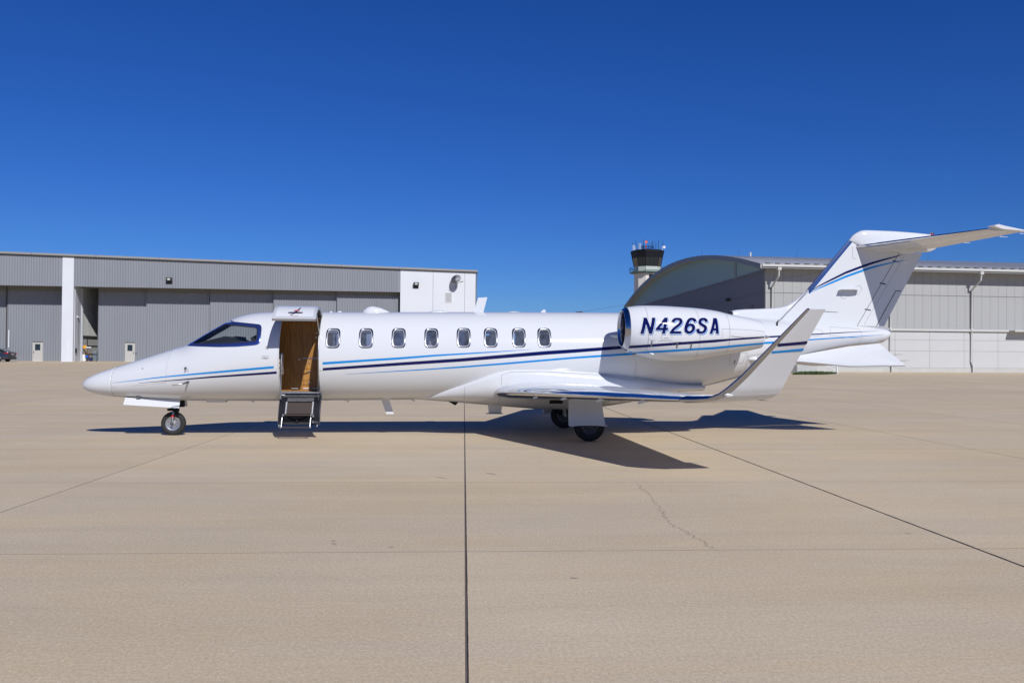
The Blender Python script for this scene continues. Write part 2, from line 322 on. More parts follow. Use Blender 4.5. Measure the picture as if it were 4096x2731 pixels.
# --- windows, door and windscreen openings
WIN = [(3.117, 1.899), (3.735, 1.905), (4.351, 1.914), (4.973, 1.919), (5.592, 1.930), (6.115, 1.935), (6.663, 1.940), (7.161, 1.944)]
DX0, DX1, DZ0 = 2.111, 2.866, .79
def tipz(x, d): return ZT(x) - d
CK_OUT = [(.30, 1.735)] + [(x, tipz(x, .008)) for x in (.36, .5, .66, .8, .924, 1.03, 1.085)] + [(1.2, 2.208), (1.416, 2.186), (1.6, 2.168), (1.707, 2.157), (1.75, 2.137), (1.773, 2.083), (1.779, 1.95), (1.778, 1.839), (1.762, 1.791), (1.717, 1.759), (1.623, 1.746), (1.338, 1.722), (.996, 1.713), (.634, 1.722)]
CK_IN = [(.42, 1.784)] + [(x, tipz(x, .075)) for x in (.52, .66, .8, .924)] + [(1.0, 2.143), (1.088, 2.147), (1.381, 2.118), (1.60, 2.094), (1.655, 2.085), (1.69, 2.05), (1.697, 1.95), (1.697, 1.867), (1.673, 1.833), (1.427, 1.809), (1.136, 1.791), (.727, 1.783)]
def solid_from(mb, name):
    me = bpy.data.meshes.new(name); me.from_pydata(mb.V, [], mb.F); o = bpy.data.objects.new(name, me); C.objects.link(o); return o
xs = sorted(set([round(x, 4) for x in list(np.arange(-1.06, .3, .08)) + list(np.arange(.3, 3.2, .05)) + list(np.arange(3.2, 7.6, .1)) + list(np.arange(7.6, 14.3, .15)) + [14.4, 14.5, 14.56, 14.6, 14.63, 14.65, 14.665, 14.678, 14.6835]]))
sh = MB().loft([sect(x)[::-1] for x in xs])
inner = MB().loft([sect(x, 64, .04) for x in [-.6, -.3, 0, .2, .4, .6, .8, 1, 1.2, 1.4, 1.6, 1.9, 2.1, 2.4, 2.9, 3.3, 4, 5, 6, 7, 7.6, 8.2]])
no = len(sh.F); sh.add(inner.V, inner.F)
base = solid_from(sh, 'fuselage')
base.data.materials.append(M['white']); base.data.materials.append(M['liner']); base.data.materials.append(M['dark'])
for k, p in enumerate(base.data.polygons): p.material_index = 0 if k < no else 1
bmx = bmesh.new(); bmx.from_mesh(base.data); bmesh.ops.recalc_face_normals(bmx, faces=bmx.faces)
bmx.normal_update()
def flip_if(faces, want_out):
    s_ = sum((f.normal.y * (f.calc_center_median().y)) for f in faces)
    if (s_ > 0) != want_out: bmesh.ops.reverse_faces(bmx, faces=faces)
flip_if([f for f in bmx.faces if f.material_index == 0], True); flip_if([f for f in bmx.faces if f.material_index == 1], False)
bmx.to_mesh(base.data); bmx.free()
cut = MB()
for x, z in WIN: cut.prism(rrect(x, z, .105, .158, 5, 4), 'y', -1.2, 1.2)
cut.prism(CK_IN, 'y', -1.2, 1.2)
cut.box((DX0, -1.3, DZ0), (DX1, -.345, 2.60))
cu = solid_from(cut, 'cutter'); cu.data.materials.append(M['dark'])
bmx = bmesh.new(); bmx.from_mesh(cu.data); bmesh.ops.recalc_face_normals(bmx, faces=bmx.faces); bmx.to_mesh(cu.data); bmx.free()
bo = base.modifiers.new('b', 'BOOLEAN'); bo.operation = 'DIFFERENCE'; bo.solver = 'EXACT'; bo.object = cu; bo.material_mode = 'TRANSFER'
dg = bpy.context.evaluated_depsgraph_get(); me = bpy.data.meshes.new_from_object(base.evaluated_get(dg)); base.modifiers.clear(); base.data = me
bpy.data.objects.remove(cu); base.parent = JET
me.shade_smooth()
ln = []
for p in me.polygons:
    for li in p.loop_indices:
        v = me.vertices[me.loops[li].vertex_index].co; n_ = p.normal
        if p.material_index in (0, 1) and v.x < 14.6:
            s_ = 1 if p.material_index == 0 else -1
            a = skin_normal(v.x, v.z, 1 if v.y > 0 else -1) * s_
            if a.dot(n_) > .55: n_ = a
        ln.append(n_)
me.normals_split_custom_set(ln)
FUS = base
# radome
rx = [-1.7045, -1.702, -1.697, -1.689, -1.68, -1.666, -1.65, -1.635, -1.61, -1.58, -1.54, -1.48, -1.4, -1.3, -1.2, -1.1, -1.062]
MB().loft([sect(x, 64)[::-1] for x in rx]).build('radome', M['white'], JET, True)
# --- helpers on the skin
def on(x, z, off=.003, yf=ysk): return (x, -(yf(x, z) + off), z)
def band(name, P, m, off=.003, yf=ysk, parent=JET, rows=3, sub=10):
    """P: (x, zlow, zhigh) stations -> strip lying on the skin"""
    V = []; F = []; S = []
    for i in range(len(P) - 1):
        for k in range(sub):
            t = k / sub; S.append([lerp(P[i][j], P[i + 1][j], t) for j in range(3)])
    S.append(P[-1])
    for i, (x, a, b) in enumerate(S):
        for r in range(rows): V.append(on(x, lerp(a, b, r / (rows - 1)), off, yf))
        if i:
            for r in range(rows - 1): q = (i - 1) * rows + r; F.append((q, q + rows, q + rows + 1, q + 1))
    return obj(name, V, F, m, parent, True)
def line(mb, pts, hw, off=.002, yf=ysk, sub=6):
    Q = []
    for i in range(len(pts) - 1):
        for k in range(sub): Q.append((lerp(pts[i][0], pts[i + 1][0], k / sub), lerp(pts[i][1], pts[i + 1][1], k / sub)))
    Q.append(pts[-1]); V = []; F = []
    for i, (x, z) in enumerate(Q):
        a, b = Q[max(i - 1, 0)], Q[min(i + 1, len(Q) - 1)]; dx, dz = b[0] - a[0], b[1] - a[1]; l = math.hypot(dx, dz) or 1; nx, nz = -dz / l * hw, dx / l * hw
        V += [on(x - nx, z - nz, off, yf), on(x + nx, z + nz, off, yf)]
        if i: F.append((2 * i - 2, 2 * i - 1, 2 * i + 1, 2 * i))
    mb.add(V, F)
def ring_at(x, z0, z1, n=14): # vertical seam through skin from z0 to z1 at x, evenly by angle
    return [(x, lerp(z0, z1, .5 - .5 * math.cos(math.pi * k / n))) for k in range(n + 1)]
S = lambda l: l
stripes = [
    ('light_blue_stripe', [(-1.029, 1.024, 1.027), (-.576, 1.072, 1.083), (-.246, 1.115, 1.132), (.041, 1.145, 1.166), (.287, 1.168, 1.193), (.874, 1.22, 1.254), (2.034, 1.326, 1.368)], 'blue'),
    ('navy_stripe', [(-.517, 1.024, 1.027), (0, 1.068, 1.079), (.287, 1.089, 1.107), (.871, 1.139, 1.168), (2.086, 1.223, 1.268)], 'navy'),
    ('light_blue_stripe', [(2.934, 1.40, 1.445), (3.911, 1.475, 1.515), (4.344, 1.505, 1.546), (5.048, 1.57, 1.603), (6.087, 1.647, 1.667), (6.887, 1.715, 1.717)], 'blue'),
    ('navy_stripe', [(2.937, 1.287, 1.336), (4.344, 1.390, 1.447), (5.54, 1.472, 1.536), (7.207, 1.618, 1.690), (7.754, 1.66, 1.728), (8.608, 1.733, 1.795), (11.633, 1.984, 2.016), (12.009, 2.008, 2.04), (12.711, 2.058, 2.08), (13.522, 2.113, 2.129), (14.308, 2.16, 2.162)], 'navy'),
    ('light_blue_stripe', [(3.357, 1.219, 1.221), (4.887, 1.310, 1.330), (5.543, 1.354, 1.383), (6.372, 1.421, 1.455), (7.754, 1.545, 1.581), (8.777, 1.616, 1.659), (11.518, 1.855, 1.896), (11.879, 1.878, 1.919), (12.639, 1.944, 1.97), (13.588, 2.015, 2.034), (14.414, 2.084, 2.086)], 'blue')]
for nme, P, k in stripes: band(nme, P, M[k])
sm = MB()
line(sm, [(-1.062, z) for z in np.linspace(1.295, .76, 30)], .0035, sub=1)
line(sm, [(.016, z) for z in np.linspace(1.66, 1.06, 24)] + [(.0, 1.04), (-.05, 1.032), (-1.04, .934)], .002, sub=2)
line(sm, [(.03, 1.68), (-.4, 1.535), (-1.05, 1.305)], .002, sub=10)
line(sm, [(9.0, 2.45), (9.02, 2.2)], .003)
line(sm, [(11.3, 1.32), (11.3, 1.62), (11.55, 1.66), (12.0, 1.72)], .003)
line(sm, [(13.85, 1.9), (13.9, 2.0), (13.86, 2.2), (13.2, 2.24), (13.12, 2.05), (13.86, 2.0)], .0028)
line(sm, [(12.4, 2.0), (12.95, 2.05), (12.99, 2.14), (12.9, 2.18), (12.4, 2.14), (12.35, 2.05), (12.4, 2.0)], .0025)
line(sm, [(9.0, 2.43), (9.2, 2.43), (9.2, 2.32), (9.03, 2.33)], .002)
line(sm, [(2.866, 1.283), (2.935, 1.287)], .004)
sm.build('panel_seams', M['seam'], JET, True)['kind'] = 'stuff'
rv = MB()
def rivet(x, z, r=.007, yf=ysk):
    q = [(x + r * math.cos(a), z + r * math.sin(a)) for a in np.linspace(0, 2 * math.pi, 7)[:6]]; rv.add([on(a, b, .0055, yf) for a, b in q], [tuple(range(6))])
for z in np.linspace(1.25, .95, 8): rivet(-1.04, z)
for x in np.linspace(-.95, -.05, 12): rivet(x, .955 + (x + .95) * .094)
for z in np.linspace(1.62, 1.1, 10): rivet(-.005, z)
# cabin windows: frame > pane, shade
def window(x, z, side, shade=0, pane=True):
    hw, hh = .136, .192; L = []
    for (fx, fz, off) in ((1, 1, .001), (.95, .965, .012), (.80, .86, .012), (.76, .83, -.012)):
        L.append([((px), -(ysk(px, pz) + off), pz) for px, pz in rrect(x, z, hw * fx, hh * fz, 10, 4.2)])
    m_ = MB().loft(L, False)
    f = m_.build('window_frame', M['ring'], JET, True)
    L2 = []
    for (fx, fz, off) in ((.79, .85, .0135), (.745, .818, .0105)): L2.append([(px, -(ysk(px, pz) + off), pz) for px, pz in rrect(x, z, hw * fx, hh * fz, 10, 4.2)])
    g = MB().loft(L2, False).build('inner_trim', M['offwhite'], f, True)
    q = MB(); n = 10; o_ = rrect(x, z, hw * .79, hh * .855, 10, 4.2); V = [(x, -(ysk(x, z) - .008), z)]; F = []
    for t in (.5, 1): V += [(lerp(x, a, t), -(ysk(lerp(x, a, t), lerp(z, b, t)) - .008), lerp(z, b, t)) for a, b in o_]
    n = len(o_); F = [(0, 1 + k, 1 + (k + 1) % n) for k in range(n)] + [(1 + k, 1 + n + k, 1 + n + (k + 1) % n, 1 + (k + 1) % n) for k in range(n)]
    p = q.add(V, F).build('window_pane', M['glass'], f, True)
    kids = [f, g, p]
    if shade:
        zz = z + hh * .9; s_ = MB(); y = lambda zq: -(ysk(x, zq) - .024)
        z2 = z + hh * (1 - 2 * shade)
        for k in range(6): pass
        V = []; F = []
        for k in range(7):
            zq = lerp(zz, z2, k / 6); V += [(x - .125, y(zq), zq), (x + .125, y(zq), zq)]
            if k: F.append((2 * k - 2, 2 * k, 2 * k + 1, 2 * k - 1))
        kids.append(s_.add(V, F).build('window_shade', M['shade'], f))
    if side > 0:
        for k in kids:
            for v in k.data.vertices: v.co.y = -v.co.y
            k.data.flip_normals()
    return f
for (x, z), s in zip(WIN, (.22, .18, .18, .14, .17, .18, .18, .15)): window(x, z, -1, s)
for (x, z), s in zip(WIN, (.2, .2, 1, 1, 1, .2, .2, .2)): window(x, z, 1, s)
# windscreen frames and panes
def resamp(P, n):
    P = [Vector(p) for p in P]; P.append(P[0]); d = [0]
    for i in range(len(P) - 1): d.append(d[-1] + (P[i + 1] - P[i]).length)
    out = []
    for k in range(n):
        s_ = d[-1] * k / n; i = max(j for j in range(len(d)) if d[j] <= s_); t = (s_ - d[i]) / max(1e-9, d[i + 1] - d[i]) if i + 1 < len(d) else 0
        out.append(tuple(P[i].lerp(P[min(i + 1, len(P) - 1)], t)))
    return out
def screen(side):
    A = resamp(CK_OUT, 96); IN = resamp(CK_IN, 400); B = []
    c = (1.15, 1.93)
    for p in A:   # nearest inner point, keeping order
        B.append(min(IN, key=lambda q: (q[0] - p[0]) ** 2 + (q[1] - p[1]) ** 2))
    L = []
    for t, off in ((0, .001), (.12, .007), (.6, .007), (.93, .007), (1.0, -.015)): L.append([(lerp(a[0], b[0], t), side * (ysk(lerp(a[0], b[0], t), lerp(a[1], b[1], t)) + off), lerp(a[1], b[1], t)) for a, b in zip(A, B)])
    f = MB().loft(L, False).build('windscreen_frame', M['frame'], JET, True)
    T = []; rows = 16
    g = MB(); V = []; F = []; cols_ = 24
    tops = lambda x: np.interp(x, [p[0] for p in CK_IN[:11]], [p[1] for p in CK_IN[:11]]); bots = lambda x: np.interp(x, [p[0] for p in CK_IN[::-1][:4]] + [1.673, 1.697], [p[1] for p in CK_IN[::-1][:4]] + [1.833, 1.867])
    for i in range(cols_ + 1):
        x = lerp(.42, 1.697, i / cols_)
        for r in range(rows + 1):
            z = lerp(bots(x) - .006, tops(x) + .006, r / rows); V.append((x, side * (ysk(x, z) - .012), z))
        if i:
            for r in range(rows): q = (i - 1) * (rows + 1) + r; F.append((q, q + rows + 1, q + rows + 2, q + 1))
    g.add(V, F).build('windscreen_pane', M['screen'], f, True)
    if side < 0:
        for k in range(0, 96):
            a, b = A[k], B[k]
            if math.hypot(a[0] - b[0], a[1] - b[1]) > .03 and not (a[0] < 1.1 and a[1] > 1.75): rivet(lerp(a[0], b[0], .22), lerp(a[1], b[1], .22), .0065)
        tr = MB(); 
        for Q, zo in ((CK_IN, 0),):
            line(tr, [(p[0], p[1] + .004) for p in CK_IN] + [CK_IN[0]], .006, .0085, sub=3)
        tr.build('black_seal', M['dark'], f, True)
screen(-1); screen(1)
M['rivet'] = mat('rivet_heads', (.62, .62, .64), .5, 0)
o = rv.build('rivets', M['rivet'], JET); o['kind'] = 'stuff'
# small marks by the door
def plate(name, x0, x1, z0, z1, m, off=.004, yf=ysk, parent=JET): return band(name, [(x0, z0, z1), (x1, z0, z1)], m, off, yf, parent, 3, 3)
plate('access_plate', 1.882, 1.927, 1.682, 1.739, M['greyp'])
def text_mesh(s, size, shear=0, bold=0):
    cu_ = bpy.data.curves.new('t', 'FONT'); cu_.body = s; cu_.size = size; cu_.shear = shear; cu_.offset = bold; cu_.resolution_u = 3
    to = bpy.data.objects.new('t', cu_); C.objects.link(to); dg_ = bpy.context.evaluated_depsgraph_get(); dg_.update()
    me_ = bpy.data.meshes.new_from_object(to.evaluated_get(dg_)); V = [v.co.copy() for v in me_.vertices]; F = [tuple(p.vertices) for p in me_.polygons]
    bpy.data.objects.remove(to); return V, F
def skin_text(name, s, x, z, width, m, yf=ysk, off=.0045, shear=0, parent=JET):
    V, F = text_mesh(s, 1, shear); x0 = min(v.x for v in V); x1 = max(v.x for v in V); k = width / (x1 - x0)
    return obj(name, [on(x + (v.x - x0) * k, z + v.y * k, off, yf) for v in V], F, m, parent)
skin_text('operator_name', 'JetLogistics', 1.811, 1.505, .137, M['navyblk'])
lm = MB(); line(lm, [(1.811, 1.548), (1.948, 1.548)], .0025); line(lm, [(1.855, 1.53), (1.9, 1.497)], .003, .005); lm.build('name_rule', M['navyblk'], JET)
# ---------------------------------------------------------------- wings, tail
def airfoil(n, t, camber=.012):
    """closed outline, list of (c, z) from trailing edge over the top to the nose and back"""
    up = []; lo = []
    for k in range(n + 1):
        c = .5 - .5 * math.cos(math.pi * k / n)
        yt = 5 * t * (.2969 * math.sqrt(c) - .126 * c - .3516 * c * c + .2843 * c ** 3 - .1036 * c ** 4) + .0012 * c
        cm = camber * 4 * c * (1 - c)
        up.append((c, cm + yt)); lo.append((c, cm - yt))
    return up, lo
def wing_part(st, n=18, c0=0, c1=1, proud=0, side=-1, camber=.012):
    """st: (y, z, xle, xte, t/c, cant deg) ; keeps chord fraction c0..c1"""
    rings = []
    for y, z, xl, xt, t, cant in st:
        up, lo = airfoil(n, t, camber); ch = xt - xl; a = R(cant)
        def pick(L):
            q = [p for p in L if c0 - 1e-6 <= p[0] <= c1 + 1e-6]
            for c in (c0, c1):
                if not any(abs(p[0] - c) < 1e-6 for p in q):
                    q.append((c, float(np.interp(c, [p[0] for p in L], [p[1] for p in L]))))
            return sorted(q)
        u_, l_ = pick(up), pick(lo)
        loop = u_[::-1] + (l_[1:] if c0 == 0 else l_)
        ring = []
        for c, h in loop:
            hh = h * ch + (proud if h > camber * 4 * c * (1 - c) else -proud); x = xl + c * ch - (proud if c < .02 else 0)
            ring.append((x, side * (-y) - side * hh * math.sin(a) if side > 0 else y + hh * math.sin(a), z + hh * math.cos(a)))
        rings.append(ring)
    if side > 0: rings = [r[::-1] for r in rings]
    return MB().loft([r[::-1] for r in rings] if side < 0 else [r[::-1] for r in rings])
def refine(st, n):
    out = []
    for i in range(len(st) - 1):
        for k in range(n): out.append(tuple(lerp(a, b, k / n) for a, b in zip(st[i], st[i + 1])))
    return out + [st[-1]]
WING = [(-.70, .888, 6.15, 9.07, .125, 0), (-3.2, .957, 7.045, 9.11, .115, 0), (-6.3, 1.041, 8.15, 9.17, .105, 0)]
WLET = [(-6.3, 1.041, 8.15, 9.17, .105, 0), (-6.44, 1.050, 8.30, 9.235, .10, 8), (-6.55, 1.072, 8.46, 9.30, .095, 26), (-6.63, 1.125, 8.57, 9.355, .105, 45), (-6.70, 1.21, 8.66, 9.39, .115, 56), (-6.80, 1.38, 8.82, 9.44, .12, 59), (-7.31, 2.195, 9.435, 9.668, .14, 59)]
for side in (-1, 1):
    w_ = wing_part(refine(WING, 6), 20, .055, 1, 0, side).build('wing', M['white'], JET, 40)
    wing_part(refine(WING, 6), 20, 0, .06, .003, side).build('leading_edge', M['chrome'], w_, 60)
    wl = wing_part(refine(WLET, 4), 18, .115, 1, 0, side, .004).build('winglet', M['white'], JET, 40)
    wing_part(refine(WLET, 4), 18, 0, .125, .003, side, .004).build('leading_edge', M['fchrome'], wl, 60)
    # stripes on the winglet's outer face
    def wy(x, z):
        P = WLET[4:]; y, xl, xt, t = [float(np.interp(z, [p[1] for p in P], [p[j] for p in P])) for j in (0, 2, 3, 4)]
        c = min(max((x - xl) / (xt - xl), .001), .999); yt = 5 * t * (.2969 * math.sqrt(c) - .126 * c - .3516 * c * c + .2843 * c ** 3 - .1036 * c ** 4) * (xt - xl)
        return -(y) + yt * math.sin(R(59)) + .004
    for nme, P, k in (('navy_stripe', [(9.172, 1.735, 1.773), (9.552, 1.771, 1.807)], 'navy'), ('light_blue_stripe', [(9.118, 1.650, 1.678), (9.530, 1.688, 1.717)], 'blue')):
        o = band(nme, P, M[k], .006, wy, wl, 2, 8)
        if side > 0:
            for v in o.data.vertices: v.co.y = -v.co.y
    # navigation light pod
    pod = MB().lathe([(.001, 0), (.02, .008), (.033, .03), (.036, .06), (.028, .1), (.012, .14), (.001, .165)], (8.63, side * 6.655, 1.122), 'x', 14).build('light_pod', M['white'], wl, True)
    MB().lathe([(.001, -.006), (.018, .0), (.028, .02), (.03, .035)], (8.622, side * 6.665, 1.122), 'x', 12).build('light_lens', M['clear'], pod, True)
    # vortilons under the leading edge and static wicks behind
    for y in (2.35, 3.3, 4.35, 5.4):
        xl = 6.15 + .357 * (y - .7); z = .888 + .0275 * (y - .7)
        MB().prism([(xl + .10, z - .035), (xl + .02, z - .055), (xl + .0, z - .085), (xl + .03, z - .092), (xl + .19, z - .045)], 'y', side * y - .006, side * y + .006).build('vortilon', M['white'], w_)
    for x, y, z in ((9.19, 6.35, 1.045), (9.20, 5.9, 1.035), (9.67, 7.29, 2.17)):
        MB().tube([(x - .04, side * y, z), (x + .02, side * y, z - .006), (x + .17, side * y, z - .012)], [.006, .005, .003], 5).build('static_wick', M['steel'], wl)
# belly fairing
bfx = [4.60, 4.8, 5.0, 5.15, 5.3, 5.45, 5.6, 5.75, 5.9, 6.05, 6.2, 6.4, 6.6, 7.1, 7.7, 8.2, 8.6, 9.0, 9.5, 10.0, 10.3, 10.474]
FZB = pchip([(4.6, .712), (4.864, .695), (5.592, .64), (6.128, .594), (6.647, .555), (7.169, .514), (7.772, .506), (8.2, .535), (8.503, .575), (8.959, .65), (9.5, .77), (10.126, .885), (10.474, .895)])
FW = pchip([(4.6, .20), (5.0, .40), (5.3, .57), (5.6, .715), (5.9, .82), (6.2, .875), (6.6, .90), (8.4, .90), (9.2, .87), (10, .70), (10.474, .55)])
FZT = pchip([(4.6, .73), (5.0, .84), (5.3, .95), (5.6, 1.06), (5.9, 1.19), (6.2, 1.32), (6.5, 1.40), (7, 1.43), (8.4, 1.33), (9.2, 1.18), (10, 1.06), (10.474, 1.03)])
FZK = pchip([(4.6, .80), (6.0, .74), (7, .66), (9, .6), (10.474, .55)])
def fsec(x, n=96):
    zb, zt, w_ = FZB(x), FZT(x), FW(x); zc = lerp(zb, zt, FZK(x)); q = []
    for k in range(n):
        a = 2 * math.pi * k / n; c, s_ = math.cos(a), math.sin(a); p = 3.4 if s_ > 0 else 2.4
        q.append((x, w_ * math.copysign(abs(c) ** (2 / p), c), zc + (zt - zc if s_ > 0 else zc - zb) * math.copysign(abs(s_) ** (2 / p), s_)))
    return q
MB().loft([fsec(x)[::-1] for x in bfx]).build('belly_fairing', M['white'], JET, 50)
def yfair(x, z):
    zb, zt, w_ = FZB(x), FZT(x), FW(x); zc = lerp(zb, zt, FZK(x)); t = min(1, abs(z - zc) / ((zt - zc) if z > zc else (zc - zb)))
    p = 3.4 if z > zc else 2.4; return w_ * (1 - t ** p) ** (1 / p)
sm = MB()
line(sm, [(5.62, z) for z in np.linspace(.70, 1.2, 14)], .0028, .003, yfair, 1)
line(sm, [(6.3, z) for z in np.linspace(.60, .86, 10)], .0028, .003, yfair, 1)
line(sm, [(6.32, 1.02), (6.32, 1.22), (6.5, 1.28), (7.1, 1.295)], .0028, .003, yfair)
line(sm, [(7.1, 1.295), (8.3, 1.23), (8.9, 1.12)], .0028, .003, yfair)
sm.build('fairing_seams', M['seam'], JET, True)['kind'] = 'stuff'
plate('wheel_well', 7.28, 7.54, .66, .84, M['dark'], .02, yfair)
# fin (horizontal sections), dorsal fillet, rudder
def fle(z): return 12.818 + (z - 2.982) * .869
def fhin(z): return 13.956 + (z - 2.269) * .6024
def fte(z): return 14.575 + (z - 2.265) * .5508
def fth(z): return lerp(.088, .058, (z - 2.2) / 2.0)
def yfin(x, z):
    c = (x - fle(z)) / (fte(z) - fle(z)); c = min(max(c, 0), 1)
    return fth(z) * 2 * 2.5 * 1.0 * (.2969 * math.sqrt(c) - .126 * c - .3516 * c * c + .2843 * c ** 3 - .1015 * c ** 4)
def fin_ring(z, a, b, n=22, gap=0, bulge=0):
    q = []
    cs = [lerp(a, b, .5 - .5 * math.cos(math.pi * k / n)) for k in range(n + 1)]
    for c in cs[::-1]: x = lerp(fle(z), fte(z), c); q.append((x, -yfin(x, z) - bulge, z))
    for c in (cs[1:] if a == 0 else cs): x = lerp(fle(z), fte(z), c); q.append((x, yfin(x, z) + bulge, z))
    return q
zs = [2.15, 2.4, 2.7, 3.0, 3.3, 3.6, 3.85, 4.0, 4.195]
fin = MB().loft([[*fin_ring(z, 0.03, (fhin(z) - fle(z)) / (fte(z) - fle(z)))] for z in zs]).build('vertical_fin', M['white'], JET, 40)
MB().loft([fin_ring(z, 0, .062, 10, 0, .002) for z in np.linspace(2.94, 4.075, 8)]).build('leading_edge', M['fchrome'], fin, 60)
rz_ = list(np.linspace(2.275, 3.85, 7))
rud = MB().loft([[*fin_ring(z, (fhin(z) + .012 - fle(z)) / (fte(z) - fle(z)), 1)] for z in rz_]).build('rudder', M['white'], JET, 30)
sm = MB()
def yfl(x, z): return yfin(x, z)
line(sm, [(14.405, 2.28), (14.837, 3.026), (14.955, 3.028)], .007, .003, yfl); line(sm, [(14.12, 2.30), (15.05, 3.82)], .0015, .003, yfl)
for z in (2.62, 3.18, 3.66): line(sm, [(fhin(z) - .035, z + .01), (fhin(z) + .10, z - .012)], .011, .003, yfl)
line(sm, [(fhin(z) + .004, z) for z in (2.28, 3.84)], .0035, .0035, yfl)
sm.build('hinge_gaps', M['dark'], rud, True)
sm = MB(); line(sm, [(13.94, 3.70), (13.86, 3.70), (13.86, 3.95)], .0025, .003, yfl); line(sm, [(13.98, 2.93), (13.90, 3.02), (13.95, 3.12), (14.03, 3.13), (14.07, 3.05), (13.98, 2.93)], .0025, .003, yfl)
line(sm, [(13.56, 2.92), (13.64, 2.84), (13.70, 2.85), (13.77, 2.93)], .0025, .003, yfl); sm.build('panel_seams', M['seam'], fin, True)
band('navy_stripe', [(12.872, 2.953, 2.956), (13.1, 3.088, 3.112), (13.371, 3.216, 3.255), (13.7, 3.372, 3.42), (14.042, 3.498, 3.55), (14.3, 3.59, 3.634), (14.537, 3.663, 3.70), (14.85, 3.756, 3.776), (15.007, 3.81, 3.812)], M['navy'], .005, yfin, fin, 2, 6)
band('light_blue_stripe', [(12.885, 2.945, 2.948), (13.1, 3.043, 3.065), (13.371, 3.152, 3.191), (13.7, 3.29, 3.335), (14.081, 3.427, 3.472), (14.3, 3.50, 3.54), (14.537, 3.566, 3.596), (14.798, 3.633, 3.651), (15.086, 3.70, 3.702)], M['blue'], .005, yfin, fin, 2, 6)
# logo light fairing on the fin: small shelf
MB().prism([(13.535, 3.025), (13.60, 3.045), (13.98, 3.048), (13.85, 3.028)], 'y', -.20, -.05).build('fin_shelf', M['white'], fin)
# dorsal fillet with intake mouth
DTOP = pchip([(11.2, 2.55), (11.25, 2.573), (11.934, 2.616), (12.256, 2.643), (12.393, 2.676), (12.5, 2.735), (12.601, 2.803), (12.7, 2.88), (12.818, 2.985), (12.9, 3.06)])
def dsec(x):
    zt = DTOP(x); zb = ZT(x) - .25; w_ = .15 if x < 11.4 else lerp(.15, .06, min(1, (x - 11.4) / 1.4)); q = []
    for k in range(20):
        a = 2 * math.pi * k / 20; c, s_ = math.cos(a), math.sin(a); p = 3.2
        q.append((x, w_ * math.copysign(abs(c) ** (2 / p), c) * (1.25 if s_ < 0 else 1), lerp(zb, zt, .6) + (zt - lerp(zb, zt, .6) if s_ > 0 else lerp(zb, zt, .6) - zb) * math.copysign(abs(s_) ** (2 / p), s_)))
    return q
df = MB().loft([dsec(x)[::-1] for x in (11.2, 11.22, 11.3, 11.5, 11.8, 12.1, 12.25, 12.4, 12.5, 12.6, 12.7, 12.8, 12.88)]).build('dorsal_fillet', M['white'], JET, 50)
MB().box((11.188, -.11, 2.475), (11.199, .11, 2.545)).build('intake_mouth', M['dark'], df)
# fin cap
cx = [13.80, 13.87, 13.95, 14.05, 14.15, 14.4, 14.8, 15.2, 15.5, 15.62, 15.74, 15.80]
CT = pchip([(13.80, 4.10), (13.871, 4.192), (13.977, 4.262), (14.061, 4.30), (14.145, 4.311), (15.623, 4.250), (15.74, 4.20), (15.80, 4.10)]); CB = pchip([(13.80, 4.08), (14.0, 3.96), (14.4, 3.86), (15.4, 3.86), (15.7, 3.90), (15.80, 4.04)])
CW = pchip([(13.80, .012), (13.95, .07), (14.3, .115), (14.8, .125), (15.3, .10), (15.7, .05), (15.80, .015)])
def csec(x):
    zt, zb, w_ = CT(x), CB(x), CW(x); zc = (zt + zb) / 2
    return [(x, w_ * math.copysign(abs(math.cos(a)) ** .8, math.cos(a)), zc + (zt - zb) / 2 * math.copysign(abs(math.sin(a)) ** .8, math.sin(a))) for a in [2 * math.pi * k / 28 for k in range(28)]]
MB().loft([csec(x)[::-1] for x in cx]).build('fin_cap', M['white'], JET, 60)
bl = MB().lathe([(.055, 0), (.052, .02), (.042, .045), (.024, .062), (.001, .068)], (15.66, 0, 4.235), 'z', 14).build('beacon_lens', M['clear'], JET, True)
MB().lathe([(.03, 0), (.03, .03), (.001, .034)], (15.66, 0, 4.236), 'z', 10).build('beacon_lamp', M['amber'], bl, True)
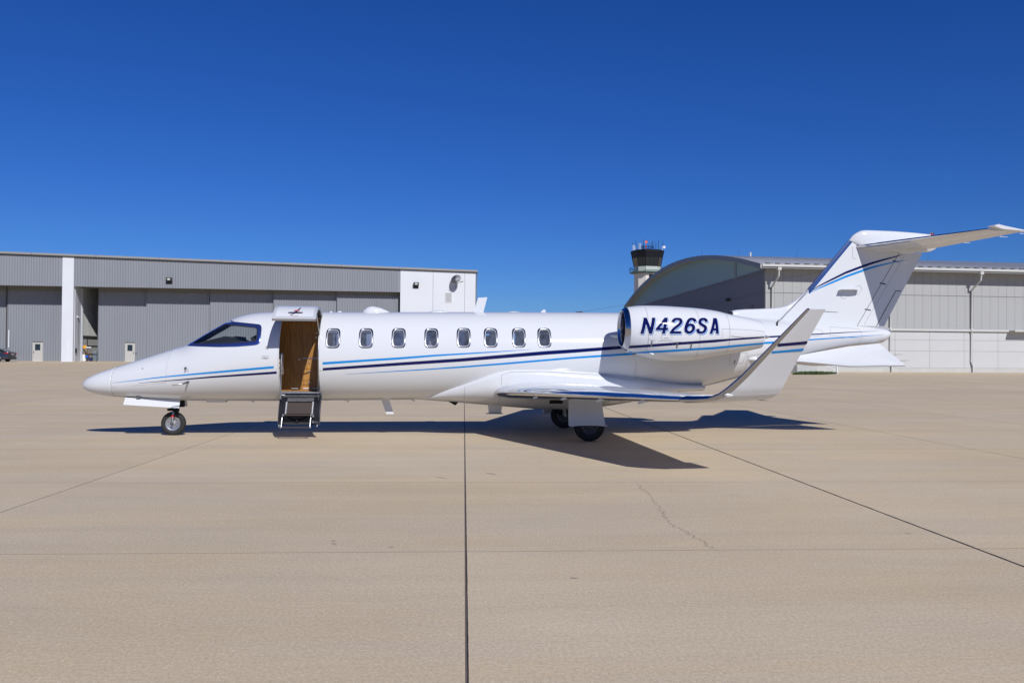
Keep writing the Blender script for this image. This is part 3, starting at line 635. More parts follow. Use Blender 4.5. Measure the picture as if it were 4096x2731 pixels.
# tailplane
TP = [(-.03, 3.955, 13.93, 15.52, .085, 0), (-2.40, 4.012, 15.255, 15.935, .085, 0)]
TPT = [(-2.40, 4.012, 15.255, 15.935, .085, 0), (-2.47, 4.014, 15.31, 15.95, .07, 0), (-2.53, 4.016, 15.40, 15.965, .03, 0)]
for side in (-1, 1):
    tp = wing_part(refine(TP, 5), 16, .055, .70, 0, side, 0).build('tailplane', M['white'], JET, 40)
    wing_part(refine(TP, 5), 16, 0, .06, .002, side, 0).build('leading_edge', M['chrome'], tp, 60)
    el = [(y, z - .004, lerp(xl, xt, .715), xt, .035, 0) for y, z, xl, xt, t, c in TP]
    e_ = MB(); ring = []
    for y, z, xl, xt, t, c in refine(TP, 3):
        xh = lerp(xl, xt, .7015); th = .028 * (xt - xl)
        ring.append([(xh, side * -y, z + th), (xh, side * -y, z - th), (xt, side * -y, z - .036), (xt, side * -y, z - .030)])
    el_ = e_.loft(ring if side > 0 else [r[::-1] for r in ring]).build('elevator', M['white'], JET)
    hn = MB(); rg = []
    for y in (2.405, 2.53):
        k = (y - 2.405) / .125
        rg.append([(15.245 + .05 * k, side * y, 4.062), (15.24 + .05 * k, side * y, 4.048), (15.45, side * y, 4.000), (15.96, side * y, 3.966), (15.965, side * y, 3.975), (15.52, side * y, 4.052), (15.33 + .04 * k, side * y, 4.085)])
    hn.loft(rg if side < 0 else [r[::-1] for r in rg]).build('balance_horn', M['white'], el_)
    for y, x in ((1.0, 15.70), (1.9, 15.86), (2.35, 15.93)):
        MB().tube([(x - .03, side * y, 3.95), (x + .02, side * y, 3.948), (x + .15, side * y, 3.944)], [.006, .005, .003], 5).build('static_wick', M['offwhite'], el_)
# ventral delta fins
for side in (-1, 1):
    outer = [(11.85, .46, 1.50), (12.595, .38, 1.66), (13.645, .27, 1.835), (14.36, .19, 1.905), (14.55, .86, 1.452), (13.37, .84, 1.432), (12.40, .60, 1.52)]
    a = [(x, side * y, z) for x, y, z in outer]; b = [(x, side * (y - .022), z - .022) for x, y, z in outer]; n = len(a)
    MB().add(a + b, [tuple(range(n)) if side > 0 else tuple(range(n))[::-1], tuple(range(2 * n - 1, n - 1, -1)) if side > 0 else tuple(range(n, 2 * n))] + [((i, (i + 1) % n, (i + 1) % n + n, i + n) if side < 0 else (i, i + n, (i + 1) % n + n, (i + 1) % n)) for i in range(n)]).build('ventral_fin', M['white'], JET)
    for (x, y, z) in ((14.47, .55, 1.67), (14.52, .72, 1.545)):
        MB().tube([(x, side * y, z), (x + .05, side * y, z), (x + .2, side * y, z + .006)], [.006, .005, .003], 5).build('static_wick', M['steel'], JET)
# ---------------------------------------------------------------- engines
YC = 1.45
NT = pchip([(8.53, 2.47), (8.56, 2.497), (8.60, 2.514), (8.637, 2.523), (8.826, 2.551), (9.0, 2.56), (9.258, 2.558), (9.606, 2.544), (9.955, 2.523), (10.35, 2.477), (10.61, 2.418), (10.93, 2.359), (11.208, 2.293), (11.246, 2.275)])
NB = pchip([(8.53, 1.77), (8.56, 1.735), (8.60, 1.70), (8.66, 1.672), (8.917, 1.598), (9.177, 1.532), (9.48, 1.50), (9.70, 1.506), (9.96, 1.533), (10.355, 1.603), (10.616, 1.644), (11.2, 1.76), (11.246, 1.772)])
def nsec(x, n=56, k=1.0, side=-1):
    zt, zb = NT(x), NB(x); zc = (zt + zb) / 2; h = (zt - zb) / 2 * k
    return [(x, side * YC + h * .97 * math.cos(a), zc + h * math.sin(a)) for a in [2 * math.pi * i / n for i in range(n)]]
def ynac(x, z):
    zt, zb = NT(x), NB(x); zc = (zt + zb) / 2; h = (zt - zb) / 2; t = min(1, abs(z - zc) / h)
    return YC + h * .97 * math.sqrt(1 - t * t)
GL = {'N': ([[(716, 0), (716, 353)], [(712, 350), (900, 3)], [(897, 0), (897, 353)]]),
      '4': ([[(1172, 0), (1172, 353)], [(1162, 338), (1018, 112)], [(985, 103), (1250, 103)]]),
      '2': ([[(1334, 250), (1346, 290), (1383, 318), (1435, 325), (1488, 312), (1512, 280), (1512, 248), (1485, 200), (1430, 150), (1375, 98), (1345, 40)], [(1308, 27), (1562, 27)]]),
      '6': ([[(1842, 262), (1822, 300), (1785, 322), (1740, 325), (1698, 302), (1665, 240), (1648, 165), (1648, 110), (1672, 55), (1735, 27), (1795, 50), (1822, 110), (1800, 172), (1740, 196), (1685, 180), (1655, 135)]]),
      'S': ([[(2098, 258), (2090, 298), (2050, 324), (2005, 325), (1962, 302), (1950, 258), (1972, 218), (2030, 185), (2085, 150), (2100, 105), (2085, 55), (2035, 27), (1985, 27), (1938, 55), (1922, 108)]]),
      'A': ([[(2250, 0), (2296, 350)], [(2405, 0), (2312, 350)], [(2262, 95), (2388, 95)]])}
def smooth_poly(P, n=5):
    if len(P) < 4: return P
    Q = []
    for i in range(len(P) - 1):
        p0, p1, p2, p3 = P[max(i - 1, 0)], P[i], P[i + 1], P[min(i + 2, len(P) - 1)]
        for k in range(n):
            t = k / n; Q.append(tuple(.5 * (2 * b + (c - a) * t + (2 * a - 5 * b + 4 * c - d) * t * t + (3 * b - a - 3 * c + d) * t ** 3) for a, b, c, d in zip(p0, p1, p2, p3)))
    return Q + [P[-1]]
def glyph(ch, du, dv, extra, off):
    mb = MB(); o2 = off
    for P in GL[ch]:
        Q = smooth_poly(P); 
        if len(P) < 4: Q = [tuple(lerp(a, b, k / 8) for a, b in zip(P[0], P[1])) for k in range(9)]
        V = []; F = []
        if extra:   # extend the ends too
            d = Vector(Q[0]) - Vector(Q[1]); d.normalize(); Q = [tuple(Vector(Q[0]) + d * extra)] + Q; d = Vector(Q[-1]) - Vector(Q[-2]); d.normalize(); Q = Q + [tuple(Vector(Q[-1]) + d * extra)]
        for i, p in enumerate(Q):
            a, b = Vector(Q[max(i - 1, 0)]), Vector(Q[min(i + 1, len(Q) - 1)]); d = (b - a).normalized(); nx, ny = -d.y, d.x
            hw = lerp(27, 36, abs(nx)) + extra
            if len(P) < 4 and abs(d.x) > .05 and abs(d.y) > .05: nx, ny, hw = 1, 0, hw * (1.02 if ch != 'A' else .95)
            for s_ in (-1, 1):
                u = p[0] + s_ * nx * hw + du; v = p[1] + s_ * ny * hw + dv
                v = min(max(v, dv - extra), 353 + dv + extra)
                x = 8.781 + (u + .24 * v - 680) * .000846; z = 2.012 + .0101 * (x - 8.781) + v * .000846
                V.append((x, -(ynac(x, z) + o2), z))
            if i: F.append((2 * i - 2, 2 * i - 1, 2 * i + 1, 2 * i))
        mb.add(V, F); o2 += .0004
    return mb
for side in (-1, 1):
    xs_ = [8.617, 8.64, 8.7, 8.8, 8.9] + list(np.linspace(9.0, 11.2, 24)) + [11.225, 11.246]
    nc = MB().loft([nsec(x, 56, 1, side)[::-1] for x in xs_], False).build('engine_nacelle', M['white'], JET, True)
    lip = MB(); zc0 = 2.12
    rings = [nsec(x, 56, 1, side) for x in (8.622, 8.60, 8.575, 8.55, 8.535)]
    c = Vector((0, side * YC, 0))
    def inr(x, k): return [(x, side * YC + (p[1] - side * YC) * k, 2.12 + (p[2] - 2.12) * k) for p in nsec(8.535, 56, 1, side)]
    rings += [inr(8.528, .975), inr(8.53, .945), inr(8.545, .92), inr(8.60, .895), inr(8.70, .885)]
    lip.loft([r for r in rings], False).build('inlet_lip', M['fchrome'], nc, True)
    MB().loft([inr(8.70, .885), inr(9.0, .87), inr(9.2, .865)], False).build('inlet_duct', M['steel'], nc, True)
    fr = .33
    fd = MB(); fd.lathe([(.36, 0), (.001, .001)], (9.15, side * YC, 2.11), 'x', 32)
    for k in range(22):
        a = 2 * math.pi * k / 22; ca, sa = math.cos(a), math.sin(a); a2 = a + .16; cb, sb = math.cos(a2), math.sin(a2)
        fd.add([(9.04, side * YC + .1 * ca, 2.11 + .1 * sa), (9.08, side * YC + .33 * ca, 2.11 + .33 * sa), (9.12, side * YC + .33 * cb, 2.11 + .33 * sb), (9.10, side * YC + .1 * cb, 2.11 + .1 * sb)], [(0, 1, 2, 3)])
    fd.lathe([(.001, -.16), (.04, -.12), (.08, -.05), (.10, .02)], (9.05, side * YC, 2.11), 'x', 16)
    fd.build('fan', M['navyblk'], nc, 40)
    ex = MB().loft([nsec(11.246, 40, 1, side)[::-1], nsec(11.245, 40, .93, side)[::-1], nsec(10.8, 40, .8, side)[::-1]], True).build('exhaust_nozzle', M['steel'], nc, 50)
    MB().lathe([(.10, -.3), (.085, -.1), (.04, .13), (.004, .24)], (11.20, side * (YC + .02), 1.985), 'x', 16).build('exhaust_cone', M['alu'], nc, True)
    # bulge under the nozzle lip seen from the side
    kids = []
    for nme, P, k in (('navy_stripe', [(8.622, 1.742, 1.793), (8.985, 1.772, 1.822), (9.535, 1.818, 1.866), (10.219, 1.869, 1.92), (10.546, 1.906, 1.942), (11.054, 1.946, 1.976), (11.23, 1.965, 1.99)], 'navy'),
                      ('light_blue_stripe', [(8.66, 1.676, 1.692), (8.72, 1.645, 1.676), (9.07, 1.662, 1.703), (9.918, 1.724, 1.764), (10.22, 1.741, 1.785), (10.547, 1.775, 1.817), (11.067, 1.827, 1.863), (11.24, 1.842, 1.876)], 'blue')):
        kids.append(band(nme, P, M[k], .003, ynac, nc, 3, 8))
    sm = MB()
    for x in (8.935, 9.90, 10.50): line(sm, [(x, z) for z in np.linspace(NB(x) + .012, NT(x) - .012, 26)], .0035, .002, ynac, 1)
    line(sm, [(8.94, 1.90), (9.3, 1.875), (9.9, 1.86)], .002, .002, ynac); line(sm, [(9.17, 2.04), (9.17, 1.905), (9.36, 1.90), (9.36, 2.03)], .002, .002, ynac)
    line(sm, [(10.34, 2.12), (10.34, 1.96)], .002, .002, ynac); line(sm, [(10.34, 2.12), (10.9, 2.11), (11.24, 2.08)], .003, .002, ynac); line(sm, [(10.52, 1.985), (10.8, 1.965), (11.22, 1.99)], .006, .004, ynac)
    line(sm, [(8.60 + .02, z) for z in np.linspace(1.72, 2.50, 26)], .003, .002, ynac, 1)
    kids.append(sm.build('panel_seams', M['seam'], nc, True))
    for x, z in ((9.0, 1.83), (9.47, 1.80), (9.74, 1.785)): kids.append(plate('latch', x - .012, x + .012, z - .045, z + .055, M['steel'], .006, ynac, nc))
    kids.append(plate('vent_port', 8.74, 8.79, 1.63, 1.655, M['dark'], .006, ynac, nc))
    sc_ = MB().prism([(8.99, 1.66), (9.08, 1.665), (9.075, 1.625)], 'y', -ynac(9.03, 1.65) - .03, -ynac(9.03, 1.65) + .03).build('air_scoop', M['offwhite'], nc); kids.append(sc_)
    if side < 0:
        reg = MB().add([(0, 0, 0)] * 0, [])
        for i_, ch in enumerate('N426SA'):
            glyph(ch, 24, -24, 0, .0035 + i_ * .00003).build('letter_shadow', M['blue'], nc, True)
            glyph(ch, 0, 0, 11, .0055 + i_ * .00003).build('letter_outline', M['white'], nc, True)
            glyph(ch, 0, 0, 0, .0075).build('letter', M['navy'], nc, True)
        skin_text('maker_plate_print', 'TFE731', 9.215, 1.925, .085, M['seam'], ynac, .004, 0, nc)
    else:
        for k in kids:
            for v in k.data.vertices: v.co.y = -v.co.y
            k.data.flip_normals()
    # pylon
    rg = []
    for y in (.70, 1.10):
        rg.append([(x, side * y, 2.03 + t) for x, t in ((8.95, 0), (9.1, .06), (9.6, .085), (10.3, .07), (10.95, .01), (10.3, -.05), (9.6, -.065), (9.1, -.05))])
    MB().loft(rg if side < 0 else [r[::-1] for r in rg]).build('pylon', M['white'], JET, 40)
MB().lathe([(.001, 0), (.03, .05), (.05, .11), (.05, .2)], (8.41, -.97, 2.0), 'x', 12).build('pylon_spike', M['white'], JET, True)
# air outlet scoop and service door low on the rear fuselage
sm = MB(); line(sm, [(10.9, 1.70), (10.9, 1.44), (11.2, 1.48), (11.25, 1.68), (10.9, 1.70)], .0028); line(sm, [(8.97, 1.50), (8.97, 1.20), (9.4, 1.15)], .0028); line(sm, [(11.28, 1.70), (11.28, 1.45)], .0028); sm.build('service_door_seam', M['seam'], JET, True)
plate('door_latch', 10.99, 11.03, 1.47, 1.53, M['seam'])
oy = ysk(11.4, 1.56)
MB().loft([[(x, -oy + .02 - r * max(0, math.cos(a)) * 1.0, 1.56 + r * .8 * math.sin(a)) for a in [2 * math.pi * k / 14 for k in range(14)]] for x, r in ((11.27, .01), (11.32, .045), (11.40, .062), (11.48, .066))]).build('overboard_outlet', M['white'], JET, 50)
# ---------------------------------------------------------------- landing gear
def wheel(name, x, y, r, w_, rim, parent, slots, face):
    ty = MB().lathe([(rim, -w_ * .36), (rim * 1.08, -w_ * .47), (r * .82, -w_ * .5), (r * .93, -w_ * .44), (r * .985, -w_ * .28), (r, 0), (r * .985, w_ * .28), (r * .93, w_ * .44), (r * .82, w_ * .5), (rim * 1.08, w_ * .47), (rim, w_ * .36)], (x, y, r), 'y', 44)
    ty.V = [(a, b, max(c, .001)) for a, b, c in ty.V]; t = ty.build(name, M['rubber'], parent, 50)
    for s_ in (-1, 1):
        mb = MB().lathe([(rim * 1.02, s_ * w_ * .40), (rim * .97, s_ * w_ * .46), (rim * .88, s_ * w_ * .44), (rim * .84, s_ * w_ * .30), (rim * .42, s_ * w_ * .26), (rim * .36, s_ * w_ * .36), (rim * .2, s_ * w_ * .40), (.002, s_ * w_ * .40)], (x, y, r), 'y', 36)
        mb.build('rim', M['rimdark'] if slots else M['alu'], t, 40)
        hs_ = MB(); n = 12 if slots else 9
        for k in range(n):
            a = 2 * math.pi * k / n; rr = rim * .63; q = []
            for j in range(10):
                b = 2 * math.pi * j / 10; u, v = rim * (.19 if slots else .07) * math.cos(b), rim * (.085 if slots else .07) * math.sin(b)
                q.append((x + math.cos(a) * (rr + u) - math.sin(a) * v, y + s_ * (w_ * .29 + .004), r + math.sin(a) * (rr + u) + math.cos(a) * v))
            hs_.add(q, [tuple(range(10))])
        hs_.build('rim_slots' if slots else 'rim_bolts', M['dark'] if slots else M['steel'], t)
    return t
wheel('nose_wheel', 0, 0, .231, .12, .142, JET, False, -1)
for s_ in (-1, 1):
    MB().tube([(-.005, s_ * .085, .225), (-.002, s_ * .085, .30), (.006, s_ * .07, .43), (.012, s_ * .03, .50)], [.022, .021, .023, .02], 12).build('fork_leg', M['alu'], JET, 40)
    MB().lathe([(.028, 0), (.028, .03), (.012, .034), (.012, .008)], (-.005, s_ * .098 - (.03 if s_ < 0 else 0), .225), 'y', 14).build('axle_cap', M['steel'], JET, 40)
MB().lathe([(.0245, 0), (.0245, .05)], (.001, -.0772, .355), 'z', 16).build('red_band', M['red'], JET, 40)
MB().tube([(.012, 0, .48), (.03, 0, .60), (.05, 0, .80)], [.045, .05, .055], 14).build('nose_strut', M['steel'], JET, 40)
ng = MB(); ng.box((-.10, -.06, .475), (.09, .06, .515)); ng.box((.0, -.075, .45), (.085, .075, .5)); ng.tube([(.05, -.03, .5), (.13, -.03, .56), (.10, 0, .66)], .014, 8); ng.tube([(-.02, .0, .52), (-.12, -.02, .495)], .02, 8); ng.tube([(.06, .04, .46), (.075, .04, .36), (.02, .03, .3)], .012, 6)
ng.build('steering_unit', M['black'], JET)
MB().box((.112, -.04, .55), (.197, .04, .69)).build('gear_well_edge', M['black'], JET)
MB().box((-.85, -.19, .70), (.14, .19, .728)).build('nose_gear_well', M['dark'], JET)
for s_ in (-1, 1):
    a = [(-.834, s_ * .235, .742), (.178, s_ * .235, .700), (.18, s_ * .30, .545), (-.848, s_ * .30, .609)]; b = [(x, y - s_ * .016, z) for x, y, z in a]
    dr = MB().add(a + b, [(0, 1, 2, 3), (7, 6, 5, 4)] + [(i, i + 4, (i + 1) % 4 + 4, (i + 1) % 4) for i in range(4)]).build('nose_gear_door', M['white'], JET)
    MB().add([(.135, s_ * .3, .565), (.141, s_ * .3, .565), (.137, s_ * .3045, .548), (.131, s_ * .3045, .548)], [(0, 1, 2, 3)]).build('door_joint', M['seam'], dr)
    MB().box((-.62, s_ * .262 - .02, .735), (-.545, s_ * .262 + .02, .775)).build('door_hinge', M['steel'], dr)
for s_ in (-1, 1):
    wheel('main_wheel', 7.93, s_ * 1.42, .295, .17, .165, JET, True, s_)
    MB().tube([(7.9, s_ * 1.27, .30), (7.89, s_ * 1.27, .60), (7.86, s_ * 1.30, .98)], [.045, .05, .06], 14).build('main_strut', M['steel'], JET, 40)
    MB().tube([(7.93, s_ * 1.25, .295), (7.93, s_ * 1.40, .295)], .04, 12).build('axle', M['steel'], JET, 40)
    mg = MB().tube([(7.87, s_ * 1.27, .62), (7.70, s_ * 1.27, .52), (7.72, s_ * 1.27, .36), (7.88, s_ * 1.27, .33)], .018, 8); mg.tube([(7.86, s_ * 1.3, .9), (7.80, s_ * .8, .85)], .03, 10); mg.box((7.62, s_ * 1.27 - .03, .50), (7.70, s_ * 1.27 + .03, .56)); mg.tube([(7.84, s_ * 1.22, .95), (7.80, s_ * 1.19, .6), (7.86, s_ * 1.21, .36)], .008, 5); mg.tube([(7.80, s_ * 1.30, .9), (7.76, s_ * 1.33, .6), (7.82, s_ * 1.31, .4)], .007, 5); mg.box((7.66, s_ * 1.27 - .04, .40), (7.76, s_ * 1.27 + .04, .47)); mg.build('side_brace', M['black'], JET)
    o_ = [(7.505, s_ * 1.60, .92), (8.10, s_ * 1.60, .92), (8.19, s_ * 1.655, .315), (7.50, s_ * 1.655, .312)]; i_ = [(x, y - s_ * .02, z) for x, y, z in o_]
    gd = MB().add(o_ + i_, [(0, 1, 2, 3), (7, 6, 5, 4)] + [(i, i + 4, (i + 1) % 4 + 4, (i + 1) % 4) for i in range(4)]).build('main_gear_door', M['white'], JET)
    fl = MB(); V = []; F = []
    for k in range(9):
        x = lerp(7.52, 8.225, k / 8); z = .312 + .018 * math.sin(math.pi * k / 8)
        V += [(x, s_ * 1.675, z), (x, s_ * 1.60, z - .004), (x, s_ * 1.60, z - .016), (x, s_ * 1.675, z - .014)]
        if k:
            for j in range(4): F.append((4 * k - 4 + j, 4 * k - 4 + (j + 1) % 4, 4 * k + (j + 1) % 4, 4 * k + j))
    fl.add(V, F).build('door_flange', M['offwhite'], gd)
# ---------------------------------------------------------------- entry doors
def circ3(a, b, c):
    (ax, ay), (bx, by), (cx_, cy_) = a, b, c; d = 2 * (ax * (by - cy_) + bx * (cy_ - ay) + cx_ * (ay - by))
    ux = ((ax ** 2 + ay ** 2) * (by - cy_) + (bx ** 2 + by ** 2) * (cy_ - ay) + (cx_ ** 2 + cy_ ** 2) * (ay - by)) / d
    uy = ((ax ** 2 + ay ** 2) * (cx_ - bx) + (bx ** 2 + by ** 2) * (ax - cx_) + (cx_ ** 2 + cy_ ** 2) * (bx - ax)) / d
    return ux, uy, math.hypot(ax - ux, ay - uy)
cy0, cz0, cr = circ3((-.37, 2.335), (-.98, 2.487), (-1.50, 2.232))
a0 = math.atan2(2.335 - cz0, -.37 - cy0); a1 = math.atan2(2.232 - cz0, -1.50 - cy0)
def dp_(x, t, off): a = lerp(a0, a1, t); return (x, cy0 + (cr + off) * math.cos(a), cz0 + (cr + off) * math.sin(a))
def dsheet(x0, x1, t0, t1, off, n=20):
    V = []; F = []
    for k in range(n + 1):
        t = lerp(t0, t1, k / n); V += [dp_(x0, t, off), dp_(x1, t, off)]
        if k: F.append((2 * k - 2, 2 * k - 1, 2 * k + 1, 2 * k))
    return V, F
UX0, UX1 = 2.10, 2.875
n = 20; rg = [[dp_(UX0, k / n, 0), dp_(UX1, k / n, 0), dp_(UX1, k / n, -.055), dp_(UX0, k / n, -.055)] for k in range(n + 1)]
ud = MB().loft(rg).build('upper_door', M['doorgrey'], JET, 30)
V, F = dsheet(UX0 + .055, UX1 - .055, .03, .955, .003); MB().add(V, F).build('door_skin', M['white'], ud, True)
V, F = dsheet(UX0 + .02, UX1 - .02, .02, .97, -.058); MB().add(V, F).build('door_lining', M['navyblk'], ud, True)
V, F = dsheet(UX0 + .05, UX1 - .05, .90, .985, -.085); MB().add(V, F).build('door_sill_trim', M['navyblk'], ud, True)
for x in (UX0 + .01, UX1 - .01): MB().tube([dp_(x, t, -.02) for t in np.linspace(0, 1, 10)], .012, 6).build('door_edge_seal', M['dark'], ud)
def zt_(z):   # front arc parameter for a height
    for k in range(400):
        t = lerp(.45, 1, k / 400)
        if dp_(0, t, 0)[2] <= z: return t
    return 1
def dpoly(name, P, m, off):
    mb = MB(); V = [dp_(x, zt_(z), off) for x, z in P]; mb.add(V, [tuple(range(len(V)))]); return mb.build(name, m, ud)
ex, ez = 2.505, 2.352; u = .00051; vz = .00061
def E_(px, py): return (ex + (px - 975) * u, ez + (345 - py) * vz)
dpoly('emblem_box', [E_(890, 312), (E_(1075, 312)), E_(1090, 270), E_(900, 275)], M['redmark'], .006)
dpoly('emblem_wing', [E_(705, 378), E_(820, 384), E_(1100, 380), E_(1215, 372), E_(1222, 342), E_(1060, 335), E_(880, 335), E_(710, 345)], M['navyblk'], .008)
dpoly('emblem_bar', [E_(790, 440), E_(830, 440), E_(960, 375), E_(1000, 355), E_(1110, 205), E_(1075, 195), E_(945, 330), E_(900, 385)], M['navy'], .010)
dpoly('emblem_line', [E_(810, 466), E_(1095, 466), E_(1095, 459), E_(810, 459)], M['redmark'], .006)
MB().tube([dp_(2.86, .80, -.06), (2.86, -.74, 1.95)], .012, 8).build('gas_strut', M['alu'], ud)
# lower door with steps
prof = [(-.50, .80), (-.62, .72), (-.72, .60), (-.775, .46), (-.79, .36), (-.785, .262)]
pin = [(-.47, .775), (-.575, .69), (-.67, .58), (-.725, .45), (-.74, .36), (-.735, .265)]
X0, X1 = 2.118, 2.882
ld = MB(); rg = []
poly = prof + pin[::-1]
ld.prism(poly, 'x', X0, X1); ldo = ld.build('stair_door', M['black'], JET, 30)
V = []; F = []
for k, (y, z) in enumerate(pin):
    V += [(X0, y + .012, z - .004), (X1, y + .012, z - .004)]
    if k: F.append((2 * k - 2, 2 * k, 2 * k + 1, 2 * k - 1))
MB().add(V, F).build('door_skin', M['white'], ldo, True)
for xa in (X0 - .006, X1 - .006): MB().prism([(y - .016, z) for y, z in prof] + [(y + .004, z) for y, z in pin[::-1]], 'x', xa, xa + .012).build('door_side_edge', M['navyblk'], ldo, 30)
def slab(name, x0, x1, y0, z0, y1, z1, t, m, parent=None):
    d = Vector((0, y1 - y0, z1 - z0)).normalized(); nn = Vector((0, d.z, -d.y)) * t
    if nn.y > 0: nn = -nn
    V = [(x0, y0, z0), (x1, y0, z0), (x1, y1, z1), (x0, y1, z1)]; V += [(x, y + nn.y, z + nn.z) for x, y, z in V]
    return MB().add(V, [(0, 1, 2, 3), (7, 6, 5, 4), (0, 4, 5, 1), (1, 5, 6, 2), (2, 6, 7, 3), (3, 7, 4, 0)]).build(name, m, parent or ldo)
slab('top_strip', 2.16, 2.855, -.515, .795, -.56, .767, .012, M['alu'])
slab('kick_plate', 2.265, 2.755, -.615, .75, -.685, .685, .015, M['alu'])
slab('upper_riser', 2.275, 2.742, -.735, .672, -.86, .472, .012, M['brown'])
for x in (2.252, 2.742): slab('riser_rail', x, x + .024, -.725, .682, -.865, .465, .02, M['alu'])
MB().box((2.23, -.98, .448), (2.755, -.845, .470)).build('upper_tread', M['brown'], ldo)
for x in (2.225, 2.735): MB().box((x, -.987, .444), (x + .025, -.90, .476)).build('tread_end', M['alu'], ldo)
slab('well_panel', 2.225, 2.735, -.80, .445, -.815, .27, .006, M['dark'])
for x in (2.205, 2.728): MB().tube([(x + .012, -.93, .45), (x + .006, -.96, .36), (x, -1.0, .235)], .009, 8).build('step_arm', M['alu'], ldo)
MB().box((2.19, -1.02, .222), (2.745, -.93, .242)).build('lower_tread', M['brown'], ldo)
for x in (2.186, 2.73): MB().box((x, -1.026, .219), (x + .02, -.985, .246)).build('tread_end', M['alu'], ldo)
vh = MB().tube([(2.29, -.822, .425), (2.33, -.83, .385), (2.46, -.83, .325)], [.008, .012, .016], 8); vh.tube([(2.46, -.83, .325), (2.58, -.83, .375), (2.655, -.825, .415)], [.016, .015, .008], 8); vh.lathe([(.03, 0), (.03, -.02), (.001, -.022)], (2.47, -.82, .345), 'y', 12); vh.build('lock_handle', M['black'], ldo, 40)
MB().lathe([(.010, 0), (.008, -.01), (.001, -.012)], (2.47, -.842, .35), 'y', 10).build('handle_boss', M['chrome'], ldo, True)
for x in (2.775, 2.15): MB().box((x, -.80, .29), (x + .09, -.794, .335)).build('edge_plate', M['navyblk'], ldo)
for x in (2.752, 2.752): pass
MB().box((2.752, -.83, .41), (2.778, -.81, .465)).build('hinge_bracket', M['alu'], ldo); MB().box((2.752, -.83, .30), (2.775, -.81, .335)).build('hinge_bracket', M['alu'], ldo)
for x in (2.13, 2.145, 2.84, 2.85): MB().tube([(x, -.78, .275), (x - .012, -.79, .225)], [.005, .007], 6).build('door_pin', M['steel'], ldo)
MB().tube([(2.152, -.74, 1.30), (2.152, -.73, .74)], .0095, 8).build('door_strut', M['alu'], JET, 40)
MB().tube([(2.842, -.76, 1.28), (2.842, -.74, .95), (2.850, -.73, .73)], [.012, .007, .006], 8).build('door_strut', M['steel'], JET, 40)
# door frame edges
for x in (DX0 + .004, DX1 - .016):
    P = [(-(ysk(x, z) + .002), z) for z in np.linspace(.80, 2.33, 26)]; Q = [(y + .05, z) for y, z in P]
    MB().prism(P + Q[::-1], 'x', x, x + .012).build('door_jamb', M['alu'] if x > 2.5 else M['offwhite'], JET, 30)
# ---------------------------------------------------------------- cabin
def bulk(name, x0, x1, ya, yb, m):
    P = []
    for z in np.linspace(.87, 2.32, 15):
        h = max(ysk(x0, z) - .06, .02); P.append((max(ya, -h), min(yb, h), float(z)))
    MB().prism([(a, z) for a, b, z in P] + [(b, z) for a, b, z in P[::-1]], 'x', x0, x1).build(name, m, JET)
MB().box((1.95, -.44, .835), (7.6, .44, .862)).build('cabin_floor', M['carpet'], JET)
MB().box((2.112, -.515, .845), (2.864, -.40, .868)).build('sill_plate', M['alu'], JET)
MB().box((2.112, -.478, .792), (2.864, -.44, .842)).build('sill_face', M['navyblk'], JET)
MB().box((2.13, -.49, .80), (2.19, -.479, .818)).build('sill_catch', M['offwhite'], JET)
gal = MB().box((2.42, .14, .85), (3.02, .60, 2.34)).build('galley_cabinet', M['wood'], JET)
def face(x0, x1, z0, z1, nme='cabinet_door', y=.14): return MB().box((x0 + .004, y - .012, z0 + .004), (x1 - .004, y, z1 - .004)).build(nme, M['wood'], gal)
face(2.42, 2.86, 1.98, 2.28); face(2.42, 2.86, 1.52, 1.97); face(2.42, 2.68, 1.30, 1.50); face(2.68, 2.86, 1.30, 1.50); face(2.42, 2.68, 1.07, 1.30); face(2.68, 2.86, 1.07, 1.30); face(2.42, 2.86, .98, 1.07, 'drawer'); face(2.42, 2.86, .86, .975, 'kick_board')
MB().box((2.42, .12, 1.506), (2.90, .139, 1.516)).build('metal_trim', M['alu'], gal); MB().box((2.42, .12, 2.285), (2.90, .139, 2.292)).build('metal_trim', M['alu'], gal)
for x, z in ((2.70, 1.93), (2.70, 2.02), (2.56, 1.43), (2.56, 1.24), (2.76, 1.24), (2.56, 1.03), (2.83, 1.43)): MB().lathe([(.017, 0), (.017, -.016), (.001, -.018)], (x, .128, z), 'y', 10).build('knob', M['alu'], gal, 40)
for x in (2.22, 2.45, 2.62): MB().box((x, .118, .905), (x + .13, .127, .922)).build('vent_slot', M['offwhite'], gal)
MB().box((1.98, .16, .85), (2.415, .60, 2.34)).build('closet_panel', M['wood'], gal)
MB().lathe([(.017, 0), (.017, -.016), (.001, -.018)], (2.36, .158, 1.49), 'y', 10).build('knob', M['alu'], gal, 40)
bulk('cockpit_bulkhead', 1.93, 1.975, -.84, .84, M['cockpit'])
bulk('cabin_partition', 2.92, 2.955, -.80, -.16, M['wood'])
MB().box((1.98, -.60, 1.20), (2.14, -.35, 1.60)).build('jump_seat', M['leather'], JET)
hb = MB().tube([(2.155, -.70, 1.62), (2.155, -.72, 1.40), (2.15, -.72, 1.28)], .011, 8); hb.tube([(2.155, -.72, 1.42), (2.10, -.70, 1.42)], .009, 8); hb.build('grab_handle', M['alu'], JET, 40)
